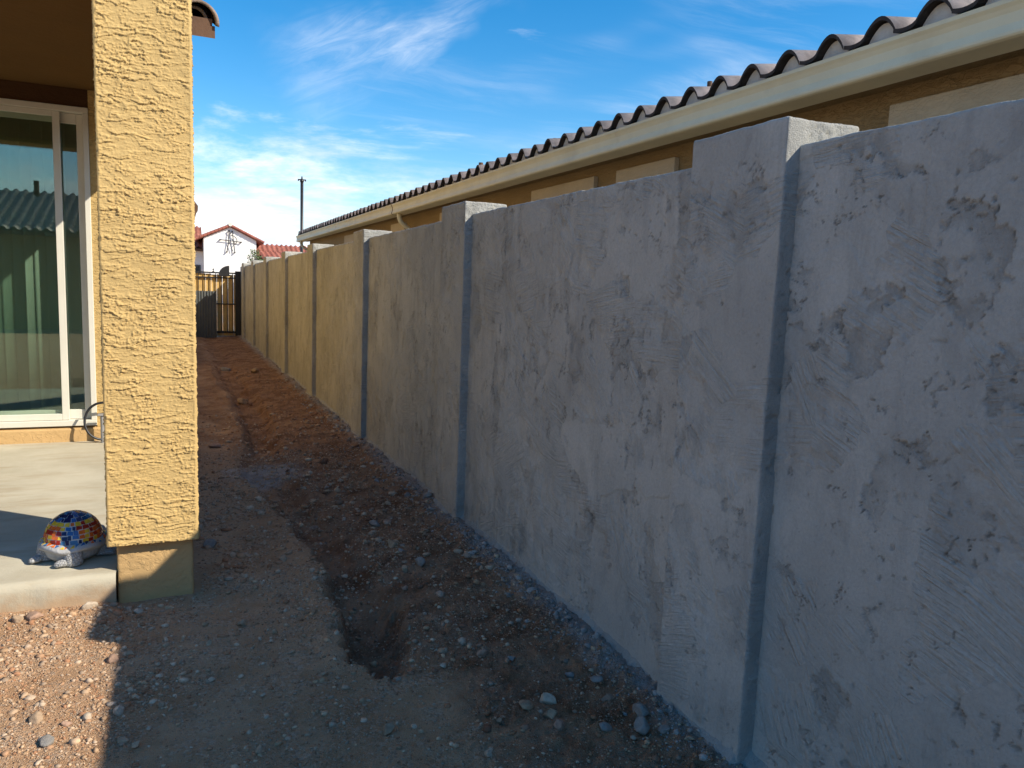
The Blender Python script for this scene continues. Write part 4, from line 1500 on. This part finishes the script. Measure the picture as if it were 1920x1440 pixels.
for i, (x_, y_, s_, mt, lab) in enumerate(ROCKS):
    ax_, ay_, az_ = s_ * rnd.uniform(0.9, 1.1), s_ * rnd.uniform(0.65, 0.9), s_ * rnd.uniform(0.5, 0.72)
    me = rock_mesh(500 + i, ax_, ay_, az_)
    o = link('rock', me, 'stone_' + mt)
    o.location = (x_, y_, gz(x_, y_) + az_ * rnd.uniform(0.15, 0.5))
    o.rotation_euler = (rnd.uniform(-.3, .3), rnd.uniform(-.3, .3), rnd.uniform(0, 6.28))
    tag(o, lab, 'rock', 'loose stones on the dirt')


def scatter(name, label, n, xf, yf, smin, smax, tones, keep, mat='pebble', power=2.6, flat=0.65, shape=None):
    I1, I1F = shape or (globals()['I1'], globals()['I1F'])
    x_ = xf(n)
    y_ = yf(n)
    k_ = keep(x_, y_) > rs.rand(n)
    x_, y_ = x_[k_], y_[k_]
    n = len(x_)
    z_ = ground(x_, y_)[0]
    sz = smin * (1 - rs.rand(n) * (1 - (smin / smax) ** power)) ** (-1 / power)
    sz = sz * np.clip(y_ / 3.0, 0.8, 1.6)
    A_ = rs.rand(n) * 6.283
    sc = np.stack([sz * rs.uniform(.8, 1.25, n), sz * rs.uniform(.6, 1.0, n), sz * rs.uniform(flat * .6, flat * 1.2, n)], -1)
    base = I1[None] * (1 + 0.22 * rs.normal(size=(n, len(I1), 1))).clip(0.6, 1.5) * sc[:, None]
    ca, sa = np.cos(A_)[:, None], np.sin(A_)[:, None]
    P_ = np.stack([base[..., 0] * ca - base[..., 1] * sa + x_[:, None], base[..., 0] * sa + base[..., 1] * ca + y_[:, None], base[..., 2] + (z_ + sc[:, 2] * 0.25)[:, None]], -1)
    F_ = (I1F[None] + (np.arange(n) * len(I1))[:, None, None]).reshape(-1, 3)
    tn = np.array(tones)[rs.randint(0, len(tones), n)] * rs.uniform(0.75, 1.2, (n, 1))
    tn = np.concatenate([tn, np.ones((n, 1))], 1)
    tn = np.repeat(tn, len(I1), 0)
    me_ = np_mesh(name, P_.reshape(-1, 3), F_, False, None, tn)
    o = link(name, me_, mat)
    tag(o, label, 'gravel', kind='stuff')
    return n


TN = [(0.48, 0.31, 0.18), (0.55, 0.38, 0.24), (0.40, 0.235, 0.135), (0.58, 0.44, 0.31), (0.46, 0.335, 0.23), (0.38, 0.19, 0.10)]
TG = [(0.36, 0.34, 0.315), (0.29, 0.275, 0.26), (0.42, 0.39, 0.355), (0.33, 0.25, 0.19)]


def ylog(a, b_):
    return lambda n: a * (b_ / a) ** rs.rand(n)


def keep_gravel(x_, y_):
    _, dg, _ = ground(x_, y_, False)
    cl = 0.5 + 0.9 * fbm(x_ * 2.2, y_ * 2.2, 3, 91)
    sun = sst(0.1, -0.25, x_)
    base = 0.55 + 0.60 * sun * sst(2.0, 2.4, y_ + 1) - 0.06 * dg
    inside = (x_ > -0.30) & (x_ < 0.09) & (y_ > 3.72)
    slab = (x_ < -0.26) & (y_ > 3.715)
    return np.where(inside | slab, 0, np.clip(base * cl, 0, 1))


scatter('gravel', 'fine tan gravel strewn over the dirt', 150000, lambda n: rs.uniform(-1.4, 1.58, n), ylog(1.7, 7.0), 0.0030, 0.007, TN, keep_gravel, shape=(OC, OCF))
scatter('gravel', 'coarser tan pebbles strewn over the dirt', 26000, lambda n: rs.uniform(-1.4, 1.58, n), ylog(1.7, 9.0), 0.0055, 0.020, TN, keep_gravel, power=2.2)
scatter('gravel', 'coarse brown clods and stones in the dug strip beside the wall', 9000, lambda n: rs.uniform(0.75, 1.60, n), ylog(1.6, 14.0), 0.005, 0.026, [(0.24, 0.13, 0.08), (0.33, 0.21, 0.14), (0.42, 0.32, 0.24), (0.20, 0.10, 0.06)],
        lambda x_, y_: ground(x_, y_, False)[1] * 0.26 * np.clip(0.4 + 1.2 * fbm(x_ * 3, y_ * 3, 3, 93), 0.05, 1))
scatter('mortar_crumbs', 'grey mortar crumbs fallen along the foot of the wall', 5200, lambda n: WP - 0.035 - np.abs(rs.normal(0, 0.085, n)), ylog(1.5, 12.0), 0.004, 0.024, TG,
        lambda x_, y_: np.clip(0.35 + 1.6 * fbm(x_ * 2, y_ * 2.4, 3, 95), 0.05, 1), flat=0.75)
